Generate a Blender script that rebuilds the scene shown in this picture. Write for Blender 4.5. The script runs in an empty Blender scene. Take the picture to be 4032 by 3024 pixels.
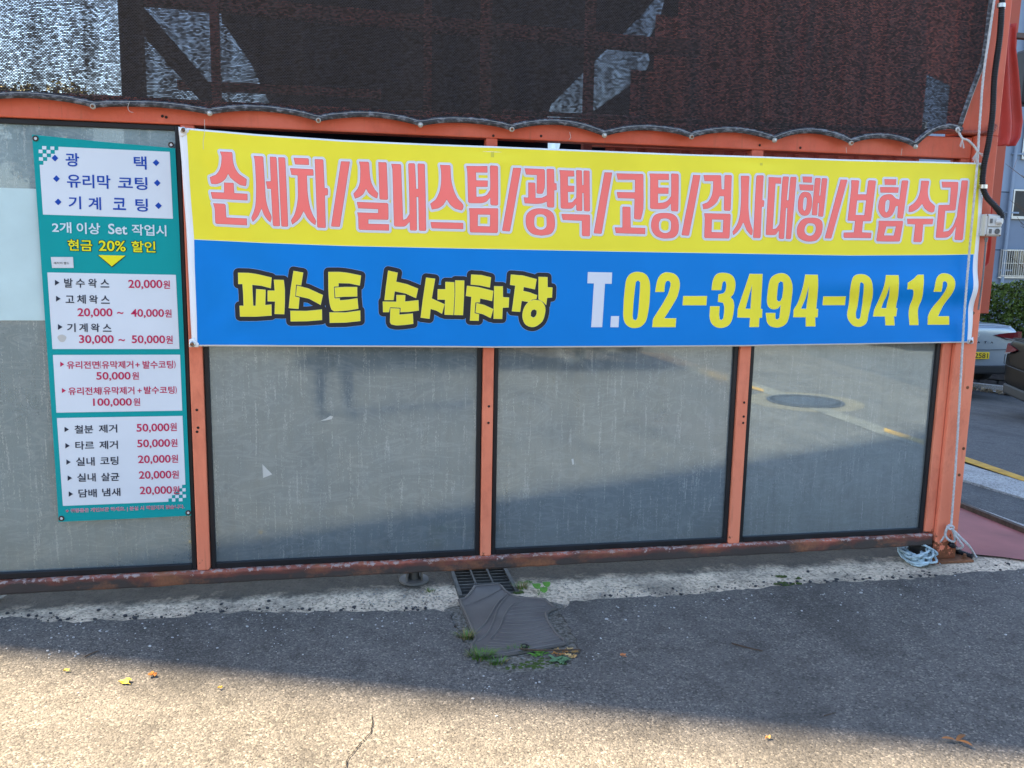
import bpy, bmesh, math, random
from mathutils import Vector, Matrix, noise
from mathutils.geometry import delaunay_2d_cdt

SC = bpy.context.scene
COL = SC.collection
rnd = random.Random(7)
R = math.radians

# ------------------------------------------------------------------ camera
IW, IH = 4032.0, 3024.0                      # the photograph's own pixel grid
F = 3433.7; PITCH = R(9.004); YAW = R(11.330); ROLL = R(1.115)
CAM = Vector((0.0, -3.884, 1.6))
FWD = Vector((math.sin(YAW)*math.cos(PITCH), math.cos(YAW)*math.cos(PITCH), -math.sin(PITCH)))
RGT = Vector((math.cos(YAW), -math.sin(YAW), 0))
UP = RGT.cross(FWD)
RGT, UP = RGT*math.cos(ROLL)+UP*math.sin(ROLL), UP*math.cos(ROLL)-RGT*math.sin(ROLL)
cd = bpy.data.cameras.new('camera'); cam = bpy.data.objects.new('camera', cd); COL.objects.link(cam)
cd.sensor_width = 36.0; cd.lens = F/IW*36.0; cd.clip_start = 0.05; cd.clip_end = 2000
M = Matrix.Identity(4)
for i in range(3):
    M[i][0] = RGT[i]; M[i][1] = UP[i]; M[i][2] = -FWD[i]; M[i][3] = CAM[i]
cam.matrix_world = M
SC.camera = cam

# ------------------------------------------------------------------ sky, sun, exposure
SUN_EL = R(50); SUN_AZ = R(-69.2)            # azimuth from +Y towards +X
wd = bpy.data.worlds.new('World'); SC.world = wd; wd.use_nodes = True
_n = wd.node_tree.nodes
sky = _n.new('ShaderNodeTexSky'); sky.sky_type = 'NISHITA'; sky.sun_disc = False
sky.sun_elevation = SUN_EL; sky.sun_rotation = SUN_AZ
sky.air_density = 1.0; sky.dust_density = 0.7; sky.ozone_density = 1.0
wd.node_tree.links.new(sky.outputs[0], _n['Background'].inputs[0])
_n['Background'].inputs[1].default_value = 0.09
sl = bpy.data.lights.new('sun', 'SUN'); sl.energy = 5.0; sl.angle = R(0.6); sl.color = (1.0, 0.81, 0.55)
so = bpy.data.objects.new('sun', sl); COL.objects.link(so)
sd = Vector((math.sin(SUN_AZ)*math.cos(SUN_EL), math.cos(SUN_AZ)*math.cos(SUN_EL), math.sin(SUN_EL)))
so.rotation_euler = sd.to_track_quat('Z', 'Y').to_euler(); so.location = (-8, 3, 9)
vs = SC.view_settings
vs.view_transform = 'Standard'; vs.look = 'None'; vs.gamma = 1.0; vs.use_curve_mapping = False
vs.exposure = 2.6
try:
    SC.cycles.max_bounces = 8; SC.cycles.transparent_max_bounces = 16; SC.cycles.use_denoising = True
    SC.cycles.caustics_reflective = False; SC.cycles.caustics_refractive = False
except Exception: pass

# ------------------------------------------------------------------ pixel -> place
def ray(x, y): return FWD*F + RGT*(x-IW/2) + UP*(IH/2-y)
def W(x, y, Y=0.0):                          # on the wall plane (or a plane parallel to it)
    v = ray(x, y); t = (Y-CAM.y)/v.y
    return CAM + v*t
def tz(X, Y):                                # the yard is level, the road beyond the corner falls away
    s = 0.64*(X-3.3)+0.77*Y
    if Y < -1.0: s += 0.6*(Y+1.0)
    return -0.07*max(0.0, s-0.15) if s < 45 else -0.07*44.85
def G(x, y, dz=0.0):                         # on the ground
    v = ray(x, y); t = (dz-CAM.z)/v.z
    for _ in range(40):
        p = CAM+v*t; t2 = (tz(p.x, p.y)+dz-CAM.z)/v.z; t = 0.5*t+0.5*t2
    return CAM+v*t
def MG(x, y, dz=0.0):                        # ground point seen mirrored in the glass
    v = ray(x, y); t = (0.03-CAM.y)/v.y; h = CAM+v*t; r = Vector((v.x, -v.y, v.z))
    return h + r*((dz-h.z)/r.z)

# ------------------------------------------------------------------ materials
MATS = {}
class NT:
    def __init__(s, name):
        s.m = bpy.data.materials.new(name); s.m.use_nodes = True; s.t = s.m.node_tree; s.n = s.t.nodes
        s.b = s.n['Principled BSDF']; s.out = s.n['Material Output']
        s.co = None
    def N(s, ty, **k):
        nd = s.n.new(ty)
        for a, b in k.items():
            if a.startswith('_'): setattr(nd, a[1:], b)
            else: nd.inputs[a.replace('__', ' ')].default_value = b
        return nd
    def L(s, a, b): s.t.links.new(a, b)
    def coord(s, sc=(1, 1, 1), kind='Object'):
        if s.co is None: s.co = s.n.new('ShaderNodeTexCoord')
        mp = s.n.new('ShaderNodeMapping'); mp.inputs['Scale'].default_value = sc
        s.L(s.co.outputs[kind], mp.inputs['Vector']); return mp.outputs[0]
    def noise(s, scale, detail=4, rough=.55, sc=(1, 1, 1), dist=0):
        nd = s.N('ShaderNodeTexNoise'); nd.inputs['Scale'].default_value = scale
        nd.inputs['Detail'].default_value = detail; nd.inputs['Roughness'].default_value = rough
        nd.inputs['Distortion'].default_value = dist
        s.L(s.coord(sc), nd.inputs['Vector']); return nd.outputs['Fac']
    def ramp(s, fac, stops):
        r = s.n.new('ShaderNodeValToRGB'); e = r.color_ramp.elements
        while len(e) < len(stops): e.new(0.5)
        for el, (p, c) in zip(e, stops):
            el.position = p; el.color = (c, c, c, 1) if isinstance(c, (int, float)) else (*c, 1)
        s.L(fac, r.inputs[0]); return r.outputs[0]
    def mix(s, fac, a, b, mode='MIX'):
        nd = s.n.new('ShaderNodeMix'); nd.data_type = 'RGBA'; nd.blend_type = mode
        for i, v in ((0, fac), (6, a), (7, b)):
            if hasattr(v, 'is_output'): s.L(v, nd.inputs[i])
            elif i == 0: nd.inputs[0].default_value = v
            else: nd.inputs[i].default_value = (*v, 1)
        return nd.outputs[2]
    def math(s, op, a, b=0.0, c=0.0, clamp=False):
        nd = s.n.new('ShaderNodeMath'); nd.operation = op; nd.use_clamp = clamp
        for i, v in enumerate((a, b, c)):
            if hasattr(v, 'is_output'): s.L(v, nd.inputs[i])
            else: nd.inputs[i].default_value = v
        return nd.outputs[0]
    def bump(s, h, strength=.3, dist=.01):
        bp = s.n.new('ShaderNodeBump'); bp.inputs['Strength'].default_value = strength
        bp.inputs['Distance'].default_value = dist; s.L(h, bp.inputs['Height'])
        s.L(bp.outputs[0], s.b.inputs['Normal']); return bp
    def xyz(s):
        sp = s.n.new('ShaderNodeSeparateXYZ'); s.L(s.coord(), sp.inputs[0]); return sp.outputs

def plain(name, col, rough=.5, metal=0.0, var=.12, scale=6, bump=0.0, spec=.3, bscale=60):
    if name in MATS: return MATS[name]
    k = NT(name); b = k.b
    b.inputs['Roughness'].default_value = rough; b.inputs['Metallic'].default_value = metal
    b.inputs['Specular IOR Level'].default_value = spec
    f = k.noise(scale, 5)
    lo = tuple(c*(1-var) for c in col); hi = tuple(min(1, c*(1+var)) for c in col)
    k.L(k.ramp(f, [(.3, lo), (.7, hi)]), b.inputs['Base Color'])
    if bump: k.bump(k.noise(bscale, 4), bump, .004)
    MATS[name] = k.m; return k.m

def red_paint(name='red_paint', base=(.60, .112, .058), fade=(.70, .22, .14), rust=.5, low=0.30):
    if name in MATS: return MATS[name]
    k = NT(name); b = k.b; b.inputs['Roughness'].default_value = .5; b.inputs['Specular IOR Level'].default_value = .22
    f = k.noise(2.2, 6, .6); c = k.mix(k.ramp(f, [(.40, 0.0), (.72, .55)]), base, fade)
    zf = k.xyz()[2]; c = k.mix(k.math('MULTIPLY', k.math('MULTIPLY', k.math('SUBTRACT', 1.9, zf, clamp=True), k.math('ADD', .35, k.noise(1.5, 4))), .8, clamp=True), c, (.86, .28, .155)) if low > .1 else c  # lower posts lighter: paint fade plus ground bounce put into the colour
    st = k.noise(9, 6, .65, (1, 1, .25)); c = k.mix(k.ramp(st, [(.55, 0.0), (.8, .35)]), c, (.32, .075, .045))
    z = k.xyz()[2]
    lowm = k.math('SUBTRACT', 1.0, k.math('DIVIDE', z, low), clamp=True)
    rn = k.noise(34, 8, .7)
    rf = k.math('MULTIPLY', lowm, 1.15, clamp=True)
    rm = k.math('GREATER_THAN', k.math('ADD', rn, k.math('MULTIPLY', rf, .34)), .76)
    c = k.mix(rm, c, k.mix(k.noise(60, 4), (.06, .028, .018), (.30, .10, .04)))
    wl = k.ramp(k.noise(5.5, 7, .68, (1, 1, .5)), [(.50, 0.0), (.70, .6)]); c = k.mix(wl, c, (.40, .085, .045))
    run = k.ramp(k.noise(46, 4, .6, (1, 1, .05)), [(.60, 0.0), (.74, .6)]); c = k.mix(run, c, (.34, .11, .055))
    spots = k.math('GREATER_THAN', k.noise(17, 3, .5), .765 - .0*rust)
    c = k.mix(k.math('MULTIPLY', spots, rust), c, (.10, .045, .03))
    k.L(c, b.inputs['Base Color'])
    k.L(k.math('ADD', .48, k.math('MULTIPLY', rm, .4)), b.inputs['Roughness'])
    k.bump(k.math('ADD', k.noise(140, 3), k.math('MULTIPLY', rm, -.6)), .25, .003)
    MATS[name] = k.m; return k.m

def rail_mat():
    k = NT('grimy_rail'); b = k.b; b.inputs['Roughness'].default_value = .6
    z = k.xyz()[2]
    top = k.math('SUBTRACT', k.math('MULTIPLY', z, 22), 2.35, clamp=True)
    n1 = k.noise(7, 8, .65, (.5, 1, 1)); n2 = k.noise(40, 8, .7)
    red = k.ramp(k.math('ADD', k.math('MULTIPLY', n1, .9), k.math('MULTIPLY', top, .28)), [(.50, (.045, .033, .028)), (.64, (.15, .04, .026)), (.80, (.46, .12, .07))])
    wt = k.math('MULTIPLY', k.math('GREATER_THAN', k.math('ADD', n2, k.math('MULTIPLY', top, .33)), .82), .9)
    c = k.mix(wt, red, (.38, .30, .27))
    ru = k.ramp(k.noise(6, 8, .72, (.6, 1, 1)), [(.50, 0.0), (.62, 1.0)])
    c = k.mix(k.math('MULTIPLY', ru, .85), c, k.mix(k.noise(70, 4), (.09, .04, .022), (.36, .13, .05)))
    k.L(c, b.inputs['Base Color']); k.bump(n2, .6, .006)
    return k.m

def asphalt_mat(name, dark=(.058, .055, .051), light=(.127, .118, .106), tan=(.26, .235, .20), sc=1.0, rough=.9, patch=.5, bumpy=.55):
    k = NT(name); b = k.b; b.inputs['Roughness'].default_value = rough; b.inputs['Specular IOR Level'].default_value = .2
    def vor(scale):
        v = k.N('ShaderNodeTexVoronoi'); v.inputs['Scale'].default_value = scale*sc; v.inputs['Randomness'].default_value = 1
        k.L(k.coord(), v.inputs['Vector']); cell = k.N('ShaderNodeSeparateColor'); k.L(v.outputs['Color'], cell.inputs[0]); return v, cell
    v, cell = vor(150); v2, cell2 = vor(62)
    c = k.ramp(cell.outputs[0], [(.0, tuple(x*1.05 for x in dark)), (.5, tuple(x*.95 for x in light)), (.88, tuple(x*1.1 for x in light)), (.985, tan)])
    big = k.ramp(cell2.outputs[2], [(.80, 0.0), (.86, .75)]); c = k.mix(k.math('MULTIPLY', big, k.math('LESS_THAN', v2.outputs['Distance'], .42)), c, k.mix(cell2.outputs[0], tuple(x*.6 for x in dark), tan))
    n1 = k.noise(.9, 6, .62); n2 = k.noise(7, 6, .65); n3 = k.noise(2.3, 5, .6, (1, .35, 1))
    c = k.mix(k.ramp(n1, [(.36, .0), (.66, patch)]), c, tuple(x*1.45 for x in light))
    c = k.mix(k.ramp(n3, [(.34, .38), (.52, 0.0)]), c, tuple(x*.62 for x in dark))
    c = k.mix(k.ramp(n2, [(.32, .35), (.52, 0.0)]), c, tuple(x*.5 for x in dark))
    pit = k.ramp(k.noise(95*sc, 3, .6), [(.30, .8), (.40, 0.0)]); c = k.mix(pit, c, tuple(x*.35 for x in dark))
    h = k.math('ADD', k.math('MULTIPLY', v.outputs['Distance'], -.8), k.math('ADD', k.math('MULTIPLY', v2.outputs['Distance'], -.5), k.math('MULTIPLY', pit, -1.2)))
    k.L(c, b.inputs['Base Color']); k.bump(h, bumpy, .006); return k.m

def concrete_mat(name, a=(.42, .34, .245), c2=(.70, .575, .42), grime=.6):
    k = NT(name); b = k.b; b.inputs['Roughness'].default_value = .9; b.inputs['Specular IOR Level'].default_value = .25
    v = k.N('ShaderNodeTexVoronoi'); v.inputs['Scale'].default_value = 95; k.L(k.coord(), v.inputs['Vector'])
    cell = k.N('ShaderNodeSeparateColor'); k.L(v.outputs['Color'], cell.inputs[0])
    c = k.ramp(cell.outputs[1], [(.0, tuple(x*.8 for x in a)), (.5, c2), (1.0, tuple(x*1.12 for x in c2))])
    n = k.noise(3.2, 8, .68)
    c = k.mix(k.ramp(n, [(.38, grime), (.56, 0.0)]), c, (.075, .075, .068))
    hl = k.noise(26, 7, .7); hole = k.ramp(hl, [(.30, .85), (.42, 0.0)])
    c = k.mix(hole, c, (.06, .058, .052))
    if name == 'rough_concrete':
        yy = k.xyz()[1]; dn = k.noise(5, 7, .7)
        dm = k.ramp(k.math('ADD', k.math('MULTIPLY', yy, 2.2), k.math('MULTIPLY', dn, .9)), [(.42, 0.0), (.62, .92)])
        c = k.mix(dm, c, k.mix(k.noise(22, 5), (.035, .033, .028), (.10, .092, .075)))  # dirt band under the rail, with the shade there put into the colour
    k.L(c, b.inputs['Base Color'])
    k.bump(k.math('ADD', k.math('MULTIPLY', v.outputs['Distance'], -1.0), k.math('MULTIPLY', hl, 2.2)), .8, .008); return k.m

def glass_mat(name, film=.74, tint=(.235, .25, .245), refl=.34, rough=.05, seed=0.0, haze=.16):
    k = NT(name); k.n.remove(k.b)
    tr = k.N('ShaderNodeBsdfTransparent'); df = k.N('ShaderNodeBsdfDiffuse'); gl = k.N('ShaderNodeBsdfGlossy')
    mp = k.coord((1, 1, 1)); 
    st = k.noise(3.0+seed, 7, .7, (9, 1, 1.1)); fine = k.noise(150, 4, .7, (1.5, 1, .8)); big = k.noise(1.6+seed*.3, 4)
    dr = k.noise(24, 5, .6, (3.5, 1, .22))
    dust = k.math('ADD', k.math('MULTIPLY', k.noise(4+seed, 6, .65, (1.5, 1, 1)), .35), k.math('ADD', k.math('MULTIPLY', st, .25), k.math('MULTIPLY', fine, .4)))
    c = k.mix(k.ramp(dust, [(.36, 0.0), (.62, 1.0)]), tuple(x*.84 for x in tint), tuple(x*1.16 for x in tint))
    c = k.mix(k.math('MULTIPLY', k.math('GREATER_THAN', k.math('ADD', k.math('MULTIPLY', dr, .60), k.math('MULTIPLY', fine, .5)), .64), .6), c, (.42, .44, .43))
    c = k.mix(k.ramp(k.noise(5+seed, 6, .7, (7, 1, .5)), [(.34, .22), (.48, 0.0)]), c, tuple(x*.5 for x in tint))
    sm = k.noise(2.6, 3, .5, (1.6, 1, 5), 2.5); c = k.mix(k.ramp(sm, [(.50, 0.0), (.56, .22), (.62, 0.0)]), c, (.36, .39, .40))
    lowz = k.math('SUBTRACT', 1.0, k.math('MULTIPLY', k.math('SUBTRACT', k.xyz()[2], .17), 3.4), clamp=True)
    c = k.mix(k.math('MULTIPLY', k.math('MULTIPLY', lowz, k.noise(11, 6, .7)), .75), c, (.16, .155, .125))
    k.L(c, df.inputs[0])
    k.L(k.math('ADD', rough, k.math('MULTIPLY', k.math('ADD', k.math('MULTIPLY', k.ramp(big, [(.35, 0.0), (.7, 1.0)]), .5), k.ramp(st, [(.4, 0.0), (.65, .6)])), haze)), gl.inputs['Roughness'])
    gl.inputs[0].default_value = (.66, .86, 1.0, 1)
    m1 = k.N('ShaderNodeMixShader'); m2 = k.N('ShaderNodeMixShader')
    k.L(k.math('ADD', film-.12, k.math('MULTIPLY', big, .24)), m1.inputs[0])
    k.L(tr.outputs[0], m1.inputs[1]); k.L(df.outputs[0], m1.inputs[2])
    lw = k.N('ShaderNodeFresnel'); lw.inputs['IOR'].default_value = 1.5
    k.L(k.math('ADD', k.math('MULTIPLY', k.math('SUBTRACT', 1.1, k.math('MULTIPLY', dust, .2)), refl), lw.outputs[0]), m2.inputs[0])
    k.L(m1.outputs[0], m2.inputs[1]); k.L(gl.outputs[0], m2.inputs[2])
    k.L(m2.outputs[0], k.out.inputs[0]); return k.m

def net_mat():
    k = NT('net_weave'); b = k.b
    b.inputs['Roughness'].default_value = .55; b.inputs['Specular IOR Level'].default_value = .4
    b.inputs['Base Color'].default_value = (.022, .022, .026, 1)
    uv = k.n.new('ShaderNodeUVMap'); uv.uv_map = 'uv'
    sp = k.n.new('ShaderNodeSeparateXYZ'); k.L(uv.outputs[0], sp.inputs[0])
    wob = k.noise(30, 3, .6); w2 = k.noise(3.0, 3, .5, (6, 1, .35))
    zz = k.math('ADD', k.math('MULTIPLY', sp.outputs[1], 1/.0056), k.math('MULTIPLY', wob, 1.0))
    row = k.math('FLOOR', zz); fz = k.math('FRACT', zz)
    odd = k.math('MULTIPLY', k.math('MODULO', row, 2.0), .5)
    xx = k.math('ADD', k.math('ADD', k.math('MULTIPLY', sp.outputs[0], 1/.0112), odd), k.math('MULTIPLY', wob, .5))
    fx = k.math('ABSOLUTE', k.math('SUBTRACT', k.math('FRACT', xx), .5))
    wn = k.n.new('ShaderNodeTexWhiteNoise'); wn.noise_dimensions = '2D'
    cb = k.n.new('ShaderNodeCombineXYZ'); k.L(k.math('FLOOR', xx), cb.inputs[0]); k.L(row, cb.inputs[1]); k.L(cb.outputs[0], wn.inputs['Vector'])
    rv = wn.outputs['Value']
    dens = k.ramp(w2, [(.30, .0), (.50, .34), (.72, .66)])
    thick = k.math('MULTIPLY', k.math('ADD', k.math('MULTIPLY', rv, .45), dens), .48)
    slit = k.math('MULTIPLY', k.math('LESS_THAN', k.math('ABSOLUTE', k.math('SUBTRACT', fz, .5)), k.math('MULTIPLY', thick, .58)), k.math('LESS_THAN', fx, k.math('ADD', .20, k.math('MULTIPLY', rv, .22))))
    alpha = k.math('SUBTRACT', 1.0, k.math('MULTIPLY', slit, k.math('ADD', .34, k.math('MULTIPLY', rv, .40))))
    k.L(alpha, b.inputs['Alpha'])
    col = k.mix(rv, (.008, .008, .011), (.040, .041, .054)); k.L(col, b.inputs['Base Color'])
    k.bump(k.math('ADD', fz, k.math('MULTIPLY', rv, .8)), .9, .004)
    return k.m

# ------------------------------------------------------------------ objects
def link(o): COL.objects.link(o); return o
def thing(name, label, cat, loc=(0, 0, 0), group=None):
    o = link(bpy.data.objects.new(name, None)); o.location = loc; o.empty_display_size = .1
    o['label'] = label; o['category'] = cat
    if group: o['group'] = group
    return o
def tag(o, label, cat=None, group=None, kind=None):
    if label: o['label'] = label
    if cat: o['category'] = cat
    if group: o['group'] = group
    if kind: o['kind'] = kind
    return o
def finish(bm, name, mat, par=None, smooth=False, bevel=0.0):
    bm.normal_update()
    me = bpy.data.meshes.new(name); bm.to_mesh(me); bm.free()
    for m in (mat if isinstance(mat, (list, tuple)) else [mat]): me.materials.append(m)
    if smooth:
        for p in me.polygons: p.use_smooth = True
    o = link(bpy.data.objects.new(name, me))
    if bevel:
        md = o.modifiers.new('bevel', 'BEVEL'); md.width = bevel; md.segments = 2; md.limit_method = 'ANGLE'
    if par is not None:
        o.parent = par
        off = Vector(par.location) if par.parent is None else Vector((0, 0, 0))
        o.matrix_parent_inverse = Matrix.Translation(-off)
    return o
def struct(o): o['kind'] = 'structure'; return o

def box(bm, x0, x1, y0, y1, z0, z1, mi=0):
    v = [bm.verts.new(p) for p in ((x0, y0, z0), (x1, y0, z0), (x1, y1, z0), (x0, y1, z0), (x0, y0, z1), (x1, y0, z1), (x1, y1, z1), (x0, y1, z1))]
    for f in ((0, 3, 2, 1), (4, 5, 6, 7), (0, 1, 5, 4), (1, 2, 6, 5), (2, 3, 7, 6), (3, 0, 4, 7)):
        bm.faces.new([v[i] for i in f]).material_index = mi
    return v
def mbox(name, mat, par, *a, bevel=0.0, smooth=False):
    bm = bmesh.new(); box(bm, *a); return finish(bm, name, mat, par, smooth, bevel)
def bar(bm, a, b, w, d, up=Vector((0, 0, 1))):
    """rectangular bar from a to b: w across (sideways), d deep (along 'up')"""
    a, b = Vector(a), Vector(b); t = (b-a).normalized()
    s = t.cross(up)
    if s.length < 1e-4: s = Vector((1, 0, 0))
    s.normalize(); u = s.cross(t).normalized()
    vs_ = []
    for p in (a, b):
        for i, j in ((-1, -1), (1, -1), (1, 1), (-1, 1)): vs_.append(bm.verts.new(p+s*w/2*i+u*d/2*j))
    for f in ((0, 1, 2, 3), (7, 6, 5, 4), (0, 4, 5, 1), (1, 5, 6, 2), (2, 6, 7, 3), (3, 7, 4, 0)):
        bm.faces.new([vs_[i] for i in f])
def frames(pts):
    T = []
    for i in range(len(pts)):
        a = pts[max(0, i-1)]; b = pts[min(len(pts)-1, i+1)]; T.append((b-a).normalized())
    n = Vector((0, 0, 1)) if abs(T[0].z) < .9 else Vector((1, 0, 0))
    out = []
    for t in T:
        n = (n-t*n.dot(t)); n.normalize(); out.append((t, n, t.cross(n)))
    return out
def tube(bm, pts, r, seg=8, cap=True):
    pts = [Vector(p) for p in pts]; fr = frames(pts); rings = []
    for i, (p, (t, n, b)) in enumerate(zip(pts, fr)):
        rr = r(i, len(pts)) if callable(r) else r
        rings.append([bm.verts.new(p+(n*math.cos(a)+b*math.sin(a))*rr) for a in [2*math.pi*j/seg for j in range(seg)]])
    for i in range(len(rings)-1):
        for j in range(seg):
            bm.faces.new((rings[i][j], rings[i][(j+1) % seg], rings[i+1][(j+1) % seg], rings[i+1][j]))
    if cap:
        bm.faces.new(rings[0][::-1]); bm.faces.new(rings[-1])
def spline(ctrl, step):
    """Catmull-Rom through control points, resampled at about 'step' metres"""
    P = [Vector(c) for c in ctrl]; P = [P[0]*2-P[1]]+P+[P[-1]*2-P[-2]]; raw = []
    for i in range(1, len(P)-2):
        p0, p1, p2, p3 = P[i-1:i+3]; n = max(2, int((p2-p1).length/step*2))
        for j in range(n):
            t = j/n
            raw.append(.5*((2*p1)+(p2-p0)*t+(2*p0-5*p1+4*p2-p3)*t*t+(3*p1-p0-3*p2+p3)*t**3))
    raw.append(P[-2]); out = [raw[0]]; acc = 0
    for a, b in zip(raw, raw[1:]):
        acc += (b-a).length
        if acc >= step: out.append(b); acc = 0
    out.append(raw[-1]); return out
def rope(bm, ctrl, r, pitch=.05, strands=3, per=9, seg=5):
    """a laid rope: three strands wound round each other"""
    pts = spline(ctrl, pitch/per); fr = frames(pts)
    for s in range(strands):
        q = []; 
        for i, (p, (t, n, b)) in enumerate(zip(pts, fr)):
            a = 2*math.pi*(i/per+s/strands); q.append(p+(n*math.cos(a)+b*math.sin(a))*r*.52)
        tube(bm, q, r*.56, seg)
def lathe(bm, c, axis, prof, seg=20):
    """prof: list of (radius, height along axis)"""
    axis = Vector(axis).normalized(); n = axis.orthogonal().normalized(); b = axis.cross(n); rings = []
    for r_, h in prof:
        rings.append([bm.verts.new(Vector(c)+axis*h+(n*math.cos(2*math.pi*j/seg)+b*math.sin(2*math.pi*j/seg))*r_) for j in range(seg)])
    for i in range(len(rings)-1):
        for j in range(seg): bm.faces.new((rings[i][j], rings[i][(j+1) % seg], rings[i+1][(j+1) % seg], rings[i+1][j]))
    bm.faces.new(rings[0][::-1]); bm.faces.new(rings[-1])

def inside(p, poly):
    x, y = p; c = False; n = len(poly); j = n-1
    for i in range(n):
        xi, yi = poly[i][0], poly[i][1]; xj, yj = poly[j][0], poly[j][1]
        if (yi > y) != (yj > y) and x < (xj-xi)*(y-yi)/(yj-yi)+xi: c = not c
        j = i
    return c
def ragged(poly, step, amp, closed=True, seed=3, skip=None):
    rr = random.Random(seed); out = []
    n = len(poly)
    for i in range(n if closed else n-1):
        a = Vector(poly[i][:2]); b = Vector(poly[(i+1) % n][:2]); L = (b-a).length
        k = 1 if (skip and skip(a, b)) else max(1, int(L/step)); nn = Vector((-(b-a).y, (b-a).x)).normalized() if L > 0 else Vector((0, 0))
        for j in range(k):
            p = a.lerp(b, j/k)
            if k > 1: p = p+nn*amp*(rr.random()*2-1)+nn*amp*1.5*noise.noise(Vector((p.x*9, p.y*9, seed)))
            out.append(p)
    if not closed: out.append(Vector(poly[-1][:2]))
    return out
def sheet(name, poly, mat, zf, cell=.5, holes=(), par=None, edge=0.0, window=None, smooth=True):
    """a ground sheet filled by constrained triangulation; follows zf(x, y); 'edge' gives it a vertical lip"""
    V = []; E = []
    for lp in [poly]+list(holes):
        s0 = len(V)
        for p in lp: V.append(Vector((p[0], p[1])))
        n = len(lp)
        for i in range(n): E.append((s0+i, s0+(i+1) % n))
    xs = [p[0] for p in poly]; ys = [p[1] for p in poly]
    x0, x1, y0, y1 = window or (min(xs), max(xs), min(ys), max(ys))
    x = x0+cell*.37
    while x < x1:
        y = y0+cell*.41
        while y < y1:
            if inside((x, y), poly) and not any(inside((x, y), h) for h in holes): V.append(Vector((x, y)))
            y += cell
        x += cell
    r = delaunay_2d_cdt(V, E, [], 0, 1e-6)
    bm = bmesh.new(); bv = [bm.verts.new((v.x, v.y, zf(v.x, v.y))) for v in r[0]]
    for f in r[2]:
        c = sum((r[0][i] for i in f), Vector((0, 0)))/len(f)
        if inside(c, poly) and not any(inside(c, h) for h in holes):
            try: bm.faces.new([bv[i] for i in f])
            except ValueError: pass
    bm.normal_update()
    for f in bm.faces:
        if f.normal.z < 0: f.normal_flip()
    bmesh.ops.delete(bm, geom=[v for v in bm.verts if not v.link_faces], context='VERTS')
    if edge:
        be = [e for e in bm.edges if len(e.link_faces) == 1]
        g = bmesh.ops.extrude_edge_only(bm, edges=be)
        for v in g['geom']:
            if isinstance(v, bmesh.types.BMVert): v.co.z -= edge
    return finish(bm, name, mat, par, False)

# ================================================================== GROUND
m_asph = asphalt_mat('asphalt', patch=.25)
m_road = asphalt_mat('road_asphalt', (.055, .056, .057), (.100, .100, .099), (.15, .15, .14), .8, patch=.2)
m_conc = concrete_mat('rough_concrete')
m_gut = concrete_mat('gutter_concrete', (.26, .26, .25), (.40, .40, .385), .25)
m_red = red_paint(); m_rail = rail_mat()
m_dark = red_paint('dark_red_steel', (.22, .045, .028), (.28, .08, .055), .3, .01)
m_black = plain('black_rubber', (.012, .012, .014), .45, var=.3)
m_white = plain('white_plastic', (.72, .72, .70), .45, var=.05)
m_zinc = plain('zinc_steel', (.55, .55, .52), .35, .9, .15)
m_rust = plain('rusted_steel', (.20, .085, .04), .8, .2, .45, 30, .4)

PIT = [(.545, -.095), (.795, -.095), (.795, .285), (.545, .285)]
far = 260
ground = struct(sheet('ground', [(-far, -far), (far, -far), (far, far), (-far, far)], m_road, lambda x, y: tz(x, y)-.02, 1.5, [[(.50, -.14), (.84, -.14), (.84, .33), (.50, .33)]], window=(-3, 40, -8, 40)))

# rough concrete apron the shed stands on
k0, k1 = G(3769, 2000), G(4032, 2108)        # inner line of the steel kerb
kd = (k1-k0).normalized()
ka, kb = k0-kd*9.0, k1+kd*.62
apron = [(-7, -1.15), (kb.x+.25, -1.15), (kb.x+.1, kb.y-.1), (kb.x, kb.y), (ka.x, ka.y), (-7, 9)]
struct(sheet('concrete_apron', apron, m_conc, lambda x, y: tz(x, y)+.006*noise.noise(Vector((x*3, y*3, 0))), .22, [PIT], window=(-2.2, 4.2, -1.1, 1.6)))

# newer dark asphalt laid up to it, with a ragged lip and a notch round the drain
edge_px = [(-900, 2480), (-200, 2452), (0, 2436), (36, 2429), (100, 2432), (164, 2444), (134, 2456), (292, 2447), (425, 2441), (607, 2435), (729, 2429), (778, 2417), (972, 2408), (1154, 2411), (1344, 2407), (1587, 2405), (1708, 2402), (1769, 2411), (1812, 2478), (1842, 2563), (1893, 2630), (2000, 2648), (2134, 2642), (2243, 2617), (2288, 2575), (2262, 2500), (2225, 2440), (2215, 2393), (2243, 2368), (2377, 2356), (2688, 2341), (2992, 2314), (3174, 2298), (3417, 2286), (3660, 2274), (3842, 2250), (4032, 2241), (4250, 2222)]
ep = [G(x, y, .012) for x, y in edge_px]; ep = [(p.x, p.y) for p in ep]
cor = ep[-1]
front = ep+[(cor[0]+.6, cor[1]+.5), (cor[0]+9, cor[1]+.2), (cor[0]+9, -60), (-45, -60), (-45, ep[0][1]), (-8, ep[0][1]-.02)]
front = ragged(front, .03, .011, skip=lambda a, b: a.y < -.95 or a.x < -2.4 or a.x > cor[0]-.01)
yard = struct(sheet('asphalt_yard', front, m_asph, lambda x, y: tz(x, y)+.012+.002*noise.noise(Vector((x*4, y*4, 1))), .30, window=(-2.5, 6.5, -4.5, .2), edge=.03))

# drain pit
bm = bmesh.new(); box(bm, .53, .81, -.11, .30, -.34, -.33); box(bm, .525, .545, -.12, .31, -.34, -.002); box(bm, .795, .815, -.12, .31, -.34, -.002); box(bm, .545, .795, -.12, -.095, -.34, -.003); box(bm, .545, .795, .285, .31, -.34, -.003)
struct(finish(bm, 'drain_pit', plain('wet_concrete', (.06, .058, .05), .6)))

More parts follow.
